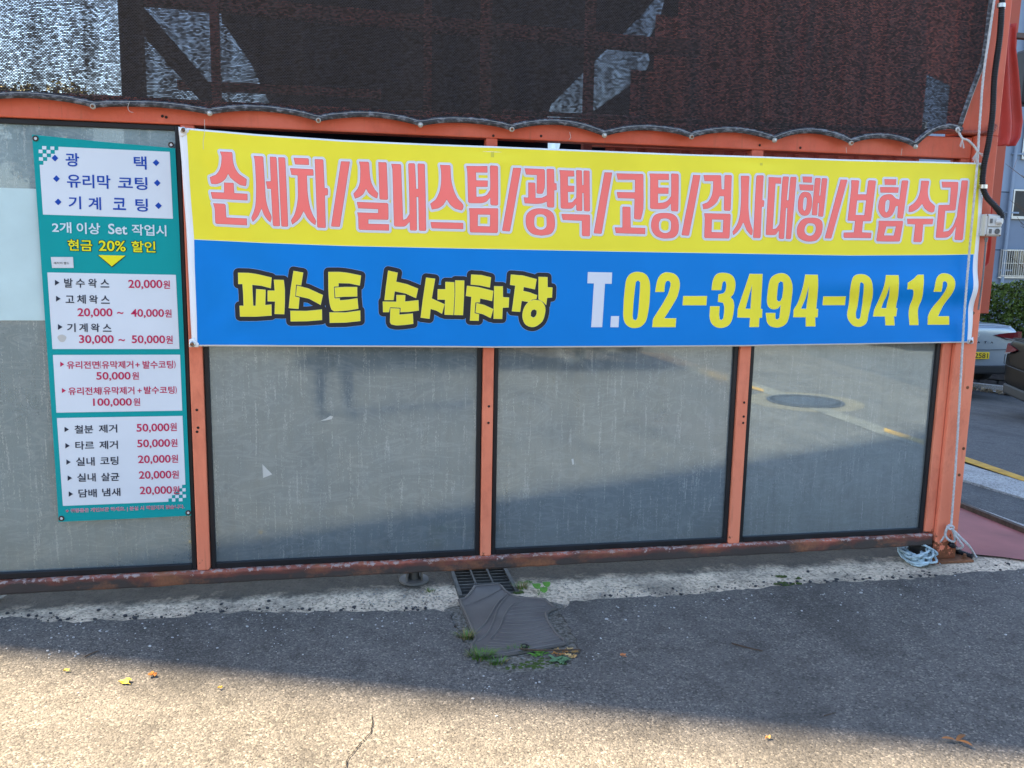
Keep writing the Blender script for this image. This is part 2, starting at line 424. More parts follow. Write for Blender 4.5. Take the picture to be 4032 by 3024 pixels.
def quadstrip(name, mat, pts, dz, cell=.4, **k):
    return sheet(name, [(p.x, p.y) for p in pts], mat, lambda x, y: tz(x, y)+dz, cell, **k)
def lane(pa, pb, qa, qb, e0, e1):
    """strip between lines pa-pb and qa-qb, run on past both ends"""
    d1 = (pb-pa).normalized(); d2 = (qb-qa).normalized()
    return [pa-d1*e0, pb+d1*e1, qb+d2*e1, qa-d2*e0]
# painted red floor at the shed's right side
fl = [G(3846, 2190), G(3950, 2200), G(4032, 2212)]
redp = [(3.20, 5.5), (3.20, .06), (fl[0].x, fl[0].y), (fl[1].x, fl[1].y), (fl[2].x, fl[2].y), (kb.x-.02, kb.y+.02), (ka.x-.02, 5.5)]
m_rfloor = plain('red_floor_paint', (.30, .10, .092), .55, var=.22, scale=3, bump=.15)
struct(sheet('red_floor', redp, m_rfloor, lambda x, y: tz(x, y)+.010, .25))
bm = bmesh.new(); a = Vector((ka.x, ka.y, tz(ka.x, ka.y)+.012)); 
prev = None; n = 24
for i in range(n):
    p0 = ka.lerp(kb, i/n); p1 = ka.lerp(kb, (i+1)/n)
    bar(bm, (p0.x+.02, p0.y, tz(p0.x, p0.y)+.012), (p1.x+.02, p1.y, tz(p1.x, p1.y)+.012), .035, .055)
struct(finish(bm, 'steel_kerb', plain('rusty_kerb_steel', (.085, .055, .04), .8, .3, .4, 25, .3)))
c0, c1 = G(3769, 1972), G(4032, 2068)
struct(quadstrip('kerb_concrete', m_gut, lane(k0+Vector((.045, 0, 0)), k1+Vector((.045, 0, 0)), c0, c1, 8, .45), .004))
g0, g1, g2, g3 = G(3780, 1885), G(4032, 1958), G(3786, 1822), G(4032, 1897)
struct(quadstrip('gutter', m_gut, lane(g0, g1, g2, g3, 16, 6), .006))
y0, y1, y2, y3 = G(3789, 1793), G(4032, 1876), G(3789, 1812), G(4032, 1893)
m_yel = plain('yellow_road_paint', (.46, .26, .035), .7, var=.25, scale=9, bump=.3)
m_wht = plain('white_road_paint', (.50, .50, .49), .7, var=.2, scale=9, bump=.3)
struct(quadstrip('road_marking', m_yel, lane(y0, y1, y2, y3, 16, 6), .008))
w0, w1, w2, w3 = G(3815, 1509), G(4010, 1517), G(3815, 1513), G(4010, 1521)
struct(quadstrip('road_marking', m_wht, lane(w0, w1, w2, w3, 3, 1.2), .008))
w0, w1, w2, w3 = G(3815, 1520), G(4032, 1558), G(3815, 1526), G(4032, 1566)
struct(quadstrip('road_marking', m_wht, lane(w0, w1, w2, w3, 6, 6), .010))

# the street behind the photographer, seen only mirrored in the panes
def flat(name, mat, px, dz, ext=None):
    ps = [MG(x, y) for x, y in px]
    return struct(sheet(name, [(p.x, p.y) for p in ps], mat, lambda x, y: tz(x, y)+.012+dz, .6))
flat('gutter', concrete_mat('worn_gutter', (.15, .14, .12), (.24, .225, .19), .4), [(2700, 1468), (2860, 1500), (3180, 1612), (3480, 1722), (3760, 1818), (3760, 1790), (3480, 1690), (3200, 1592), (2880, 1480), (2730, 1455)], .006)
flat('road_marking', m_yel, [(2765, 1462), (2865, 1494), (2865, 1506), (2765, 1470)], .010)
flat('road_marking', m_yel, [(2945, 1522), (3005, 1540), (3005, 1550), (2945, 1532)], .010)
flat('road_marking', m_yel, [(3480, 1693), (3690, 1760), (3690, 1778), (3480, 1708)], .010)
mc = MG(3168, 1586); bm = bmesh.new()
lathe(bm, (mc.x, mc.y, tz(mc.x, mc.y)+.008), (0, 0, 1), [(.60, 0), (.60, .007), (.45, .0075), (.45, .006)], 40)
ring = tag(finish(bm, 'manhole_surround', plain('patched_asphalt', (.17, .145, .10), .85, var=.2)), None, None, None, 'structure')
t = thing('manhole_cover', 'round cast iron manhole cover mirrored in the right glass pane', 'manhole cover', (mc.x, mc.y, tz(mc.x, mc.y)+.018))
bm = bmesh.new(); lathe(bm, (mc.x, mc.y, tz(mc.x, mc.y)+.015), (0, 0, 1), [(.33, 0), (.33, .014), (.30, .016), (.30, .010), (.05, .010)], 36)
finish(bm, 'lid', plain('cast_iron', (.05, .05, .05), .5, .6), t)
bm = bmesh.new(); lathe(bm, (mc.x, mc.y, tz(mc.x, mc.y)+.015), (0, 0, 1), [(.40, 0), (.40, .010), (.36, .012), (.36, 0)], 36)
finish(bm, 'rim', plain('cast_iron', (.05, .05, .05)), t)

# ================================================================== SHED
shed = thing('car_wash_shed', 'orange-red steel car wash shed with dirty glass panes below the banner', 'shed', (.6, .1, 0))
TOP = 2.063
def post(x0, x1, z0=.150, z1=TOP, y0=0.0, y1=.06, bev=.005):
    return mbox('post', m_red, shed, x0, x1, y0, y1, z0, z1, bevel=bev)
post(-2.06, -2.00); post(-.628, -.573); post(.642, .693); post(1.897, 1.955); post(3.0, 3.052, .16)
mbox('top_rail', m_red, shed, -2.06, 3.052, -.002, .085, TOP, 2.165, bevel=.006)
bm = bmesh.new(); n = 90
for i in range(n+1): pass
box(bm, -2.06, 3.045, -.012, .075, .088, .150)
bmesh.ops.subdivide_edges(bm, edges=[e for e in bm.edges if abs(e.verts[0].co.x-e.verts[1].co.x) > 1], cuts=160)
for v in bm.verts:
    q = Vector((v.co.x*14, v.co.y*30, v.co.z*30)); v.co.z += .004*noise.noise(q); v.co.y += .003*noise.noise(q+Vector((9, 3, 1)))
finish(bm, 'bottom_rail', m_rail, shed, bevel=.010)
# main corner column, its base plate and bolts
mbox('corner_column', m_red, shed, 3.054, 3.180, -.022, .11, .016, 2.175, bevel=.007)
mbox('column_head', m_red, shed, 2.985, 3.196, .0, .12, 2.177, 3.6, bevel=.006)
pl = mbox('base_plate', m_rust, shed, 3.015, 3.262, -.06, .16, .002, .016, bevel=.003)
for bx_, by in ((3.04, -.035), (3.225, -.032), (3.04, .13), (3.235, .13)):
    bm = bmesh.new(); lathe(bm, (bx_, by, .0155), (0, 0, 1), [(.019, 0), (.019, .003), (.013, .003), (.013, .014), (.008, .014), (.008, .026)], 6)
    finish(bm, 'bolt', m_rust, pl)
for bx_, bz in ((3.147, .93), (3.16, .61), (3.135, 1.31), (3.15, .47)):
    bm = bmesh.new(); lathe(bm, (bx_, -.0225, bz), (0, -1, 0), [(.008, 0), (.008, .002), (.004, .004)], 10); finish(bm, 'screw', m_rust, shed)
for px in ((1215, 1132), (1925, 1600), (1923, 1665), (2930, 1585), (2928, 1640), (2926, 1665), (775, 1614), (780, 1684), (776, 1700), (2130, 536), (2325, 0), (1942, 535), (640, 458), (655, 462), (3150, 582), (2990, 572)):
    p = W(*px)
    if p.z > 2.3: continue
    bm = bmesh.new(); lathe(bm, (p.x, -.0035 if p.z > 2.06 else -.0005, p.z), (0, -1, 0), [(.006, 0), (.0055, .0015), (.003, .002)], 9); finish(bm, 'screw_hole', plain('dark_hole', (.03, .018, .014), .8), shed)
# panes with black gaskets
panes = [(-1.998, -.630, 2.0615), (-.571, .640, 1.90), (.695, 1.895, 1.90), (1.957, 2.998, 1.90)]
gls = [glass_mat('dusty_glass_a', .80, (.135, .185, .205), .12, .06, .3, .13), glass_mat('dusty_glass_b', .84, (.150, .185, .200), .14, .045, .0, .08), glass_mat('dusty_glass_c', .84, (.168, .198, .208), .165, .03, .6, .06), glass_mat('dusty_glass_d', .84, (.235, .262, .252), .215, .006, .9, .03)]
for (x0, x1, z1), gm in zip(panes, gls):
    gp = mbox('glass_pane', gm, shed, x0+.018, x1-.018, .028, .034, .172, z1-.018)
    bm = bmesh.new(); z0 = .1515; g = .021
    box(bm, x0+.001, x0+g, .012, .05, z0, z1); box(bm, x1-g, x1-.001, .012, .05, z0, z1)
    box(bm, x0+g, x1-g, .010, .05, z0, z0+.027); box(bm, x0+g, x1-g, .012, .05, z1-g, z1)
    finish(bm, 'gasket', m_black, gp, bevel=.003)
# levelling foot under the rail
bm = bmesh.new(); fc = G(1630, 2287); lathe(bm, (fc.x, fc.y, .003), (0, 0, 1), [(.072, 0), (.070, .010), (.028, .014), (.022, .10)], 20)
ft = finish(bm, 'levelling_foot', plain('grey_cast_steel', (.16, .15, .135), .7, .3, .3), shed)
for sx in (-1, 1): mbox('rib', plain('grey_cast_steel', (.16, .15, .135)), ft, fc.x+sx*.035-.003, fc.x+sx*.035+.003, fc.y-.045, fc.y+.02, .012, .07)
# dark block under the rail end
mbox('rail_end_block', plain('grimy_steel', (.03, .027, .025), .7), shed, 2.985, 3.052, .0, .09, .004, .087)

# inner framing seen through the net
YB = 1.05
def ipt(x, y, Y=YB): return W(x, y, Y)
def inner(name, a, b, w, d, Y=YB, mat=None):
    bm = bmesh.new(); bar(bm, ipt(*a, Y), ipt(*b, Y), d, w, Vector((0, 1, 0)) if False else Vector((0, 0, 1)))
    return finish(bm, name, mat or m_dark, shed)
def col2(name, xpx, w, z1=3.7, Y=YB, mat=None, z0=0.0):
    X = W(xpx, 300, Y).x; return mbox(name, mat or m_dark, shed, X-w/2, X+w/2, Y-w/2, Y+w/2, z0, z1)
col2('inner_post', 527, .10, mat=plain('black_paint', (.012, .012, .014), .6, spec=.1)); col2('inner_post', 852, .045); col2('inner_post', 1684, .04); col2('inner_post', 1912, .055); col2('inner_post', 2318, .05)
inner('inner_beam', (470, -20), (2750, 196), .075, .08, YB+.12)
inner('inner_beam', (700, 335), (1500, 372), .05, .05, YB+.5)
inner('diagonal_brace', (500, 10), (880, 445), .10, .07, YB+.2, plain('black_paint', (.02, .02, .022)))
# red louvred side wall: upright corrugated panels one beside the other
x = 2420; pan = 0
pp = [W(2385, 560, YB+.4).x, W(3602, 600, YB+.4).x]
X = pp[0]; 
while X < pp[1]-.08:
    bm = bmesh.new(); wv = .145
    prof = [(0, 0), (.055, 0), (.072, .028), (.120, .028), (.137, 0), (.1445, 0)]
    z0_, z1_ = 1.2, 3.9
    if X < pp[0]+.33: z1_ = 2.35+.75*(X-pp[0])/.33
    vs_ = [[bm.verts.new((X+a, YB+.4+b, z)) for a, b in prof] for z in (z0_, z1_)]
    for i in range(len(prof)-1): bm.faces.new((vs_[0][i], vs_[0][i+1], vs_[1][i+1], vs_[1][i]))
    o = finish(bm, 'corrugated_panel', red_paint('red_sheet', (.40, .075, .04), (.47, .12, .07), .3, .01), shed)
    md = o.modifiers.new('thick', 'SOLIDIFY'); md.thickness = .003
    X += wv
bm = bmesh.new(); hp0 = [W(3598, 285, YB+.41), W(3650, 292, YB+.41), W(3768, 348, YB+.41)]; tp = [Vector((p.x, p.y, 3.9)) for p in hp0]
for i in range(2): bm.faces.new([bm.verts.new(v) for v in (hp0[i], hp0[i+1], tp[i+1], tp[i])])
o = finish(bm, 'corrugated_panel', red_paint('red_sheet'), shed); o.modifiers.new('thick', 'SOLIDIFY').thickness = .01
xr = W(3760, 400, YB+.4).x
mbox('corrugated_panel', red_paint('red_sheet'), shed, xr, xr+.4, YB+.372, YB+.39, 1.2, 3.9)
inner('inner_beam', (2300, 560), (3800, 612), .05, .05, YB+.3, m_red)

# black tarpaulins hanging inside the shed
m_tarp = plain('black_tarpaulin', (.010, .010, .013), .7, var=.4, scale=3, bump=.2, bscale=9, spec=.12)
def tarp(px, Y, label):
    # hung from the inner framing, free at the foot
    P = [W(x, y, Y) for x, y in px]
    V = [Vector((p.x, p.z)) for p in P]; n = len(V); E = [(i, (i+1) % n) for i in range(n)]
    poly = [(v.x, v.y) for v in V]
    xs = [v.x for v in V]; zs = [v.y for v in V]; x = min(xs)+.05
    while x < max(xs):
        z = min(zs)+.05
        while z < max(zs):
            if inside((x, z), poly): V.append(Vector((x, z)))
            z += .12
        x += .12
    r = delaunay_2d_cdt(V, E, [], 0, 1e-6); bm = bmesh.new()
    bv = [bm.verts.new((v.x, Y+.05*noise.noise(Vector((v.x*2.2, v.y*.7, Y))), v.y)) for v in r[0]]
    for f in r[2]:
        c = sum((r[0][i] for i in f), Vector((0, 0)))/len(f)
        if inside(c, poly): bm.faces.new([bv[i] for i in f])
    o = finish(bm, 'tarpaulin', m_tarp, None, True); o.modifiers.new('thick', 'SOLIDIFY').thickness = .003
    tag(o, label, 'tarpaulin', 'tarpaulins hung inside the shed')
tarp([(872, 80), (984, 243), (1063, 413), (1085, 640), (2120, 640), (2150, 470), (2172, 408), (2315, 270), (2365, 215), (2431, 160), (2570, 10), (2630, -160), (835, -160)], YB+.62, 'wide black tarpaulin behind the shade net, left of the bright slanting gap')
tarp([(2560, 240), (2541, 285), (2458, 352), (2304, 460), (2216, 505), (2190, 640), (2500, 640), (2690, 300), (2760, -160), (2660, -160), (2598, 70), (2548, 170)], YB+.75, 'narrow black tarpaulin behind the shade net, right of the bright slanting gap')

# ================================================================== SHADE NET
NETY = -.040
SCR = [(-1.80, 2.11), (-1.37, 2.108), (-.941, 2.105), (-.504, 2.101), (-.073, 2.092), (.35, 2.093), (.744, 2.091), (1.164, 2.085), (1.57, 2.094), (1.978, 2.097), (2.363, 2.099), (2.703, 2.097), (2.943, 2.178)]
RGTE = [(2.943, 2.20), (2.972, 2.292), (3.013, 2.411), (3.046, 2.53), (3.058, 2.796), (3.075, 3.5)]
def nbot(x):
    if x >= 2.943:
        for (a, za), (b, zb) in zip(RGTE, RGTE[1:]):
            if x <= b: return za+(zb-za)*(x-a)/(b-a)
        return 3.5
    for i, ((a, za), (b, zb)) in enumerate(zip(SCR, SCR[1:])):
        if a <= x <= b:
            t = (x-a)/(b-a); rise = .020+.0022*i+.006*math.sin(i*2.3)
            return za+(zb-za)*t+rise*(math.sin(math.pi*t)**.8)
    return 2.11
def nety(x, z):
    d = min(abs(x-a) for a, b in SCR); h = max(0, 1-(z-2.1)/.9)
    return NETY-.012*noise.noise(Vector((x*2.1, z*.8, 4)))-.006*h*math.cos(min(d, .2)/.2*math.pi)-.004*math.sin(x*23+z*2)
net = thing('shade_net', 'black woven shade net stretched above the orange top rail', 'shade net', (.6, NETY, 2.1))
bm = bmesh.new(); uvl = bm.loops.layers.uv.new('uv'); nx = 330; nz = 26; gridv = []
for i in range(nx+1):
    x = -2.08+(3.073+2.08)*i/nx; zb = nbot(x); colv = []
    for j in range(nz+1):
        z = zb+(3.5-zb)*(j/nz)**1.3; colv.append(bm.verts.new((x, nety(x, z), z)))
    gridv.append(colv)
for i in range(nx):
    for j in range(nz):
        f = bm.faces.new((gridv[i][j], gridv[i+1][j], gridv[i+1][j+1], gridv[i][j+1])); f.smooth = True
        for l in f.loops: l[uvl].uv = (l.vert.co.x, l.vert.co.z+.004*noise.noise(Vector((l.vert.co.x*3, l.vert.co.z*3, 2))))
MATS_NET = net_mat(); finish(bm, 'net_cloth', MATS_NET, net, True)
# doubled hem with stitching
kh = NT('hem_tape'); kh.b.inputs['Roughness'].default_value = .6
hn = kh.noise(70, 6, .7, (.5, 1, 1)); kh.L(kh.ramp(hn, [(.40, (.014, .014, .017)), (.50, (.035, .035, .04)), (.63, (.17, .175, .19))]), kh.b.inputs['Base Color'])
pts = []; x = -2.08
while x < 2.943: pts.append(Vector((x, 0, nbot(x)))); x += .012
pts.append(Vector((2.943, 0, 2.178)))
rg = [Vector((a, 0, b)) for a, b in RGTE]; rg = spline(rg, .02)
def hemstrip(P, side):
    bm = bmesh.new(); lo = []; hi = []
    for i, p in enumerate(P):
        t = (P[min(i+1, len(P)-1)]-P[max(0, i-1)]).normalized(); nn = Vector((-t.z, 0, t.x))
        q = p+nn*.026; e = .0025*noise.noise(Vector((p.x*20, p.z*20, 0)))
        lo.append(bm.verts.new((p.x, nety(p.x, p.z)-.005+e, p.z))); hi.append(bm.verts.new((q.x, nety(q.x, q.z)-.0035+e, q.z)))
    for i in range(len(P)-1): bm.faces.new((lo[i], lo[i+1], hi[i+1], hi[i])).smooth = True
    o = finish(bm, 'hem', kh.m, net); md = o.modifiers.new('thick', 'SOLIDIFY'); md.thickness = .003
    st = bmesh.new(); 
    for off in (.019,):
        tube(st, [Vector((p.x, nety(p.x, p.z)-.0105, p.z+off)) for p in P[::2]], .0008, 5)
    finish(st, 'stitching', plain('pale_thread', (.45, .44, .40), .8), o)
hemstrip(pts, 1); hemstrip(rg, 1)
for i, (x, z) in enumerate(SCR[:-1]):
    y = nety(x, z)-.008
    bm = bmesh.new(); lathe(bm, (x, y, z+.006), (0, -1, 0), [(.0105, -.006), (.0105, .004), (.0085, .006), (.006, .006)], 16)
    sc_ = finish(bm, 'washer', plain('bone_plastic', (.40, .37, .31), .5, var=.2), net)
    bm = bmesh.new(); lathe(bm, (x, y-.006, z+.006), (0, -1, 0), [(.006, -.002), (.006, .003), (.003, .005)], 8)
    finish(bm, 'screw', m_zinc if i % 2 else m_rust, sc_)
# loose threads
for px in ([(805, 470), (806, 520), (800, 555), (801, 588)], [(510, 400), (503, 425), (512, 440), (525, 443)], [(2243, 520), (2248, 545), (2240, 550)], [(3332, 580), (3333, 602)], [(3552, 585), (3548, 612)]):
    bm = bmesh.new(); tube(bm, spline([W(x, y, -.06) for x, y in px], .01), .0009, 5); finish(bm, 'loose_thread', plain('pale_thread', (.45, .44, .40)), net)

tarp([(690, 455), (1100, 482), (2160, 532), (2160, 760), (690, 760)], .42, 'long low black sheet added to darken the gap under the top rail')  # added dark sheet, blocks the sky that would show in the gap

# added translucent sheet that dims the sky seen through the bay
k = NT('sky_dimmer'); k.n.remove(k.b); tr_ = k.N('ShaderNodeBsdfTransparent'); tr_.inputs[0].default_value = (.40, .43, .48, 1); d_ = k.N('ShaderNodeBsdfDiffuse'); d_.inputs[0].default_value = (.03, .03, .035, 1)
mx = k.N('ShaderNodeMixShader'); k.L(k.ramp(k.noise(4, 5, .6, (3, 1, .6)), [(.35, .15), (.7, .6)]), mx.inputs[0]); k.L(tr_.outputs[0], mx.inputs[1]); k.L(d_.outputs[0], mx.inputs[2]); k.L(mx.outputs[0], k.out.inputs[0])
bm = bmesh.new(); ya = YB+.9; x0_, x1_ = W(548, 300, ya).x, W(2760, 300, ya).x; n = 60; gg = []
for i in range(n+1):
    x = x0_+(x1_-x0_)*i/n; gg.append([bm.verts.new((x, ya+.03*math.sin(x*5), z)) for z in (1.6, 2.4, 3.2, 4.2)])
for i in range(n):
    for j in range(3): bm.faces.new((gg[i][j], gg[i+1][j], gg[i+1][j+1], gg[i][j+1]))
tag(finish(bm, 'sky_dimming_sheet', k.m, None, True), 'smoky translucent sheet added deep inside the shed to dim the sky behind the net', 'dimming sheet')
# earth and grit in the asphalt notch round the mat
soil_px = [(1752, 2404), (1792, 2474), (1822, 2568), (1880, 2642), (2000, 2664), (2140, 2658), (2254, 2630), (2304, 2578), (2276, 2500), (2238, 2440), (2226, 2398), (2180, 2372), (2050, 2352), (1900, 2360)]
sp2 = [G(x, y, .003) for x, y in soil_px]
ks = NT('soil'); ks.b.inputs['Roughness'].default_value = .95
ks.L(ks.mix(ks.ramp(ks.noise(60, 5, .7), [(.40, 0.0), (.66, 1.0)]), ks.mix(ks.noise(5, 5), (.035, .030, .022), (.085, .075, .055)), (.24, .225, .19)), ks.b.inputs['Base Color']); ks.bump(ks.noise(90, 5, .7), .8, .008)
struct(sheet('soil', ragged([(p.x, p.y) for p in sp2], .03, .01, seed=8), ks.m, lambda x, y: .0055+.003*noise.noise(Vector((x*20, y*20, 2))), .03))

# ================================================================== BANNER
BY = -.034
def vinyl(name, col, rough=.42, grad=None):
    if name in MATS: return MATS[name]
    k = NT(name); b = k.b; b.inputs['Roughness'].default_value = .48; b.inputs['Specular IOR Level'].default_value = .18
    n1 = k.noise(3, 4); lo = tuple(c*.94 for c in col)
    k.L(k.ramp(n1, [(.35, lo), (.65, col)]), b.inputs['Base Color'])
    k.bump(k.noise(420, 2), .08, .001); MATS[name] = k.m; return k.m
v_yel = vinyl('banner_yellow', (.88, .755, .045)); v_blu = vinyl('banner_blue', (.0, .20, .60)); v_wht = vinyl('banner_white', (.80, .80, .80))
v_red = vinyl('banner_coral', (.97, .20, .17)); v_edge = vinyl('banner_dark_red', (.42, .05, .06)); v_pale = vinyl('banner_pale', (.68, .69, .73)); v_blk = vinyl('banner_black', (.028, .028, .032)); v_lye = vinyl('banner_light_yellow', (.90, .88, .45)); v_lbl = vinyl('banner_light_blue', (.25, .45, .80))

def bwave(X, Z):
    """how far the cloth stands off its plane (towards the street is negative)"""
    y = .010*noise.noise(Vector((X*1.3, Z*1.1, 0)))+.0050*noise.noise(Vector((X*3.2+Z*1.5, Z*3.5, 5)))
    y += .0018*noise.noise(Vector((X*7, Z*2, 8)))
    for px in (-.60, .667, 1.926, 3.10): y -= .0042*math.exp(-((X-px)/.05)**2)
    # fold running across the last digits
    s = (X-2.25)/.35; amp = 1/(1+math.exp(-s*3))
    zc = 1.40-.012*(X-2.3)
    y -= amp*.015*math.exp(-((Z-zc-.05)/.065)**2)-amp*.011*math.exp(-((Z-zc+.045)/.06)**2)
    # pulls by the two upper pegs
    for cx in (.667, 1.926):
        y += .004*math.exp(-((X-cx)/.10)**2-((Z-1.998)/.016)**2)-.003*math.exp(-((X-cx)/.2)**2-((Z-1.960)/.03)**2)
    for cx, cz, sx in ((-.60, 2.03, 1), (-.57, 1.17, 1), (3.12, 2.03, -1), (3.13, 1.17, -1)):
        dx, dz = (X-cx)*sx, (Z-cz)*(-1 if cz > 1.6 else 1); rr_ = math.hypot(dx, dz); y += .003*math.sin(math.atan2(dz, max(1e-4, dx))*7)*math.exp(-((rr_-.2)/.13)**2)*min(1, (rr_/.14)**3)
    # diagonal ripples in the lower left corner
    a = (X+.62)*.6+(Z-1.6)*.8; y += .004*math.sin(a*26)*math.exp(-((X+.45)/.28)**2)*math.exp(-((Z-1.55)/.35)**2)
    # the right end is drawn tight in vertical folds
    y += .003*math.sin((X-2.9)*38)*max(0, min(1, (X-2.86)/.2))*max(0, min(1, (Z-1.2)/.5))
    return BY+y
def bpt(X, Z, lift): return Vector((X, bwave(X, Z)-lift, Z))
def WB(x, y): p = W(x, y, BY); return (p.x, p.z)
def interp(tab, t):
    for (a, va), (b, vb) in zip(tab, tab[1:]):
        if t <= b: return va+(vb-va)*(t-a)/(b-a)
    return tab[-1][1]
tops = [WB(*q) for q in [(708, 502), (760, 506), (1000, 527), (1344, 551), (1700, 567), (2000, 578), (2350, 592), (2688, 606), (3000, 616), (3350, 628), (3700, 637), (3868, 642)]]
mids = [WB(*q) for q in [(735, 941), (765, 943), (1050, 957), (1350, 968), (1700, 976), (2050, 983), (2400, 990), (2700, 995), (3000, 1000), (3350, 1006), (3700, 1004), (3845, 1001)]]
bots = [WB(*q) for q in [(757, 1363), (1100, 1365), (1500, 1367), (1930, 1369), (2400, 1367), (2900, 1364), (3400, 1356), (3822, 1349)]]
lefts = [(z, x) for x, z in sorted((WB(*q) for q in [(703, 500), (716, 640), (727, 800), (737, 950), (746, 1130), (751, 1250), (757, 1364)]), key=lambda q: q[1])]
inl = [(z, x) for x, z in sorted((WB(*q) for q in [(735, 505), (743, 640), (754, 800), (765, 943), (771, 1130), (776, 1250), (778, 1364)]), key=lambda q: q[1])]
inr = [(z, x) for x, z in sorted((WB(*q) for q in [(3858, 640), (3848, 860), (3836, 1001), (3822, 1180), (3809, 1340)]), key=lambda q: q[1])]
rights = [(z, x) for x, z in sorted((WB(*q) for q in [(3870, 640), (3871, 740), (3852, 1001), (3838, 1200), (3822, 1350)]), key=lambda q: q[1])]
def zlim(tab, x): return interp(sorted(tab), x)
ban = thing('banner', 'long yellow and blue vinyl banner with coral lettering and a phone number', 'banner', (1.25, BY, 1.14))
NX, NR = 240, 26
def band(name, mat, zlo, zhi, xl, xr, lift, nx=NX, nr=NR, rim=None):
    bm = bmesh.new(); g = []
    for j in range(nr+1):
        row = []
        for i in range(nx+1):
            u = i/nx; t = j/nr
            X = -.6+3.75*u; z = zlo(X)+(zhi(X)-zlo(X))*t
            for _ in range(3):
                X = xl(z)+(xr(z)-xl(z))*u; z = zlo(X)+(zhi(X)-zlo(X))*t
            row.append(bm.verts.new(bpt(X, z, lift)))
        g.append(row)
    for j in range(nr):
        for i in range(nx): bm.faces.new((g[j][i], g[j][i+1], g[j+1][i+1], g[j+1][i])).smooth = True
    return finish(bm, name, mat, ban)
zt = lambda x: zlim(tops, x); zm = lambda x: zlim(mids, x); zb = lambda x: zlim(bots, x)
base = band('cloth', v_wht, zb, zt, lambda z: interp(lefts, z), lambda z: interp(rights, z), 0, NX, 52)
base.modifiers.new('thick', 'SOLIDIFY').thickness = .001
il = lambda z: interp(inl, z); ir = lambda z: interp(inr, z)
band('yellow_field', v_yel, lambda x: zm(x)+.0022, lambda x: zt(x)-.007, il, ir, .0008)
band('blue_field', v_blu, lambda x: zb(x)+.0065, lambda x: zm(x)-.0006, il, lambda z: ir(z)-.004, .0008)
band('dividing_line', v_lye, lambda x: zm(x)-.0005, lambda x: zm(x)+.0021, il, ir, .0009, NX, 1)

def smooth_poly(P, lim=50):
    n = len(P); out = []
    def turn(i):
        a = (P[i]-P[i-1]); b = (P[(i+1) % n]-P[i])
        if a.length < 1e-9 or b.length < 1e-9: return 0
        return abs(math.degrees(a.angle(b)))
    T = [turn(i) for i in range(n)]
    for i in range(n):
        out.append(P[i]); j = (i+1) % n
        la, lb, lc = (P[i]-P[i-1]).length, (P[j]-P[i]).length, (P[(j+1) % n]-P[j]).length
        if 4 < T[i] < lim and 4 < T[j] < lim and lb > .4*max(la, lc):
            p0, p1, p2, p3 = P[i-1], P[i], P[j], P[(j+1) % n]
            for t in (.33, .67):
                out.append(.5*((2*p1)+(p2-p0)*t+(2*p0-5*p1+4*p2-p3)*t*t+(3*p1-p0-3*p2+p3)*t**3))
    return out
def refine(bm, L=.026):
    for _ in range(6):
        es = [e for e in bm.edges if e.calc_length() > L]
        if not es: break
        bmesh.ops.subdivide_edges(bm, edges=es, cuts=1); bmesh.ops.triangulate(bm, faces=[f for f in bm.faces if len(f.verts) > 3])
def warp(bm, lift):
    for v in bm.verts: v.co = bpt(v.co.x, v.co.z, lift)
    for f in bm.faces: f.smooth = True
def tri_fill(loops):
    V = []; E = []
    for lp in loops:
        s0 = len(V); n = len(lp); V += [Vector((p[0], p[1])) for p in lp]; E += [(s0+i, s0+(i+1) % n) for i in range(n)]
    r = delaunay_2d_cdt(V, E, [], 0, 1e-7); out = []
    for f in r[2]:
        c = sum((r[0][i] for i in f), Vector((0, 0)))/len(f)
        if inside(c, loops[0]) and not any(inside(c, h) for h in loops[1:]): out.append(f)
    return r[0], out
def fill(bm, loops):
    V, T = tri_fill(loops); bv = [bm.verts.new((p.x, 0, p.y)) for p in V]
    for t in T:
        try: f = bm.faces.new([bv[i] for i in t])
        except ValueError: continue
        f.normal_update()
        if f.normal.y > 0: f.normal_flip()
    bmesh.ops.delete(bm, geom=[v for v in bm.verts if not v.link_faces], context='VERTS')
def nums(s): 
    v = [float(t) for t in s.replace(',', ' ').split()]; return list(zip(v[::2], v[1::2]))
def shape(s, ox, oy, sc):
    """'outer | hole' in zoomed photo pixels -> loops in banner coordinates"""
    loops = []
    for part in s.split('|'):
        P = [Vector(WB(ox+x/sc, oy+y/sc)) for x, y in nums(part)]
        loops.append(smooth_poly(P))
    return loops
A = (700, 500, 3.16); B = (1350, 500, 3.16); C = (2000, 500, 3.16); D = (2650, 550, 3.16); E_ = (3200, 550, 3.16)
F_ = (850, 1000, 3.16); G_ = (1450, 1000, 2.765); T_ = (2280, 1040, 3.687); U_ = (2780, 1040, 2.1167); V_ = (3280, 1040, 2.1167)
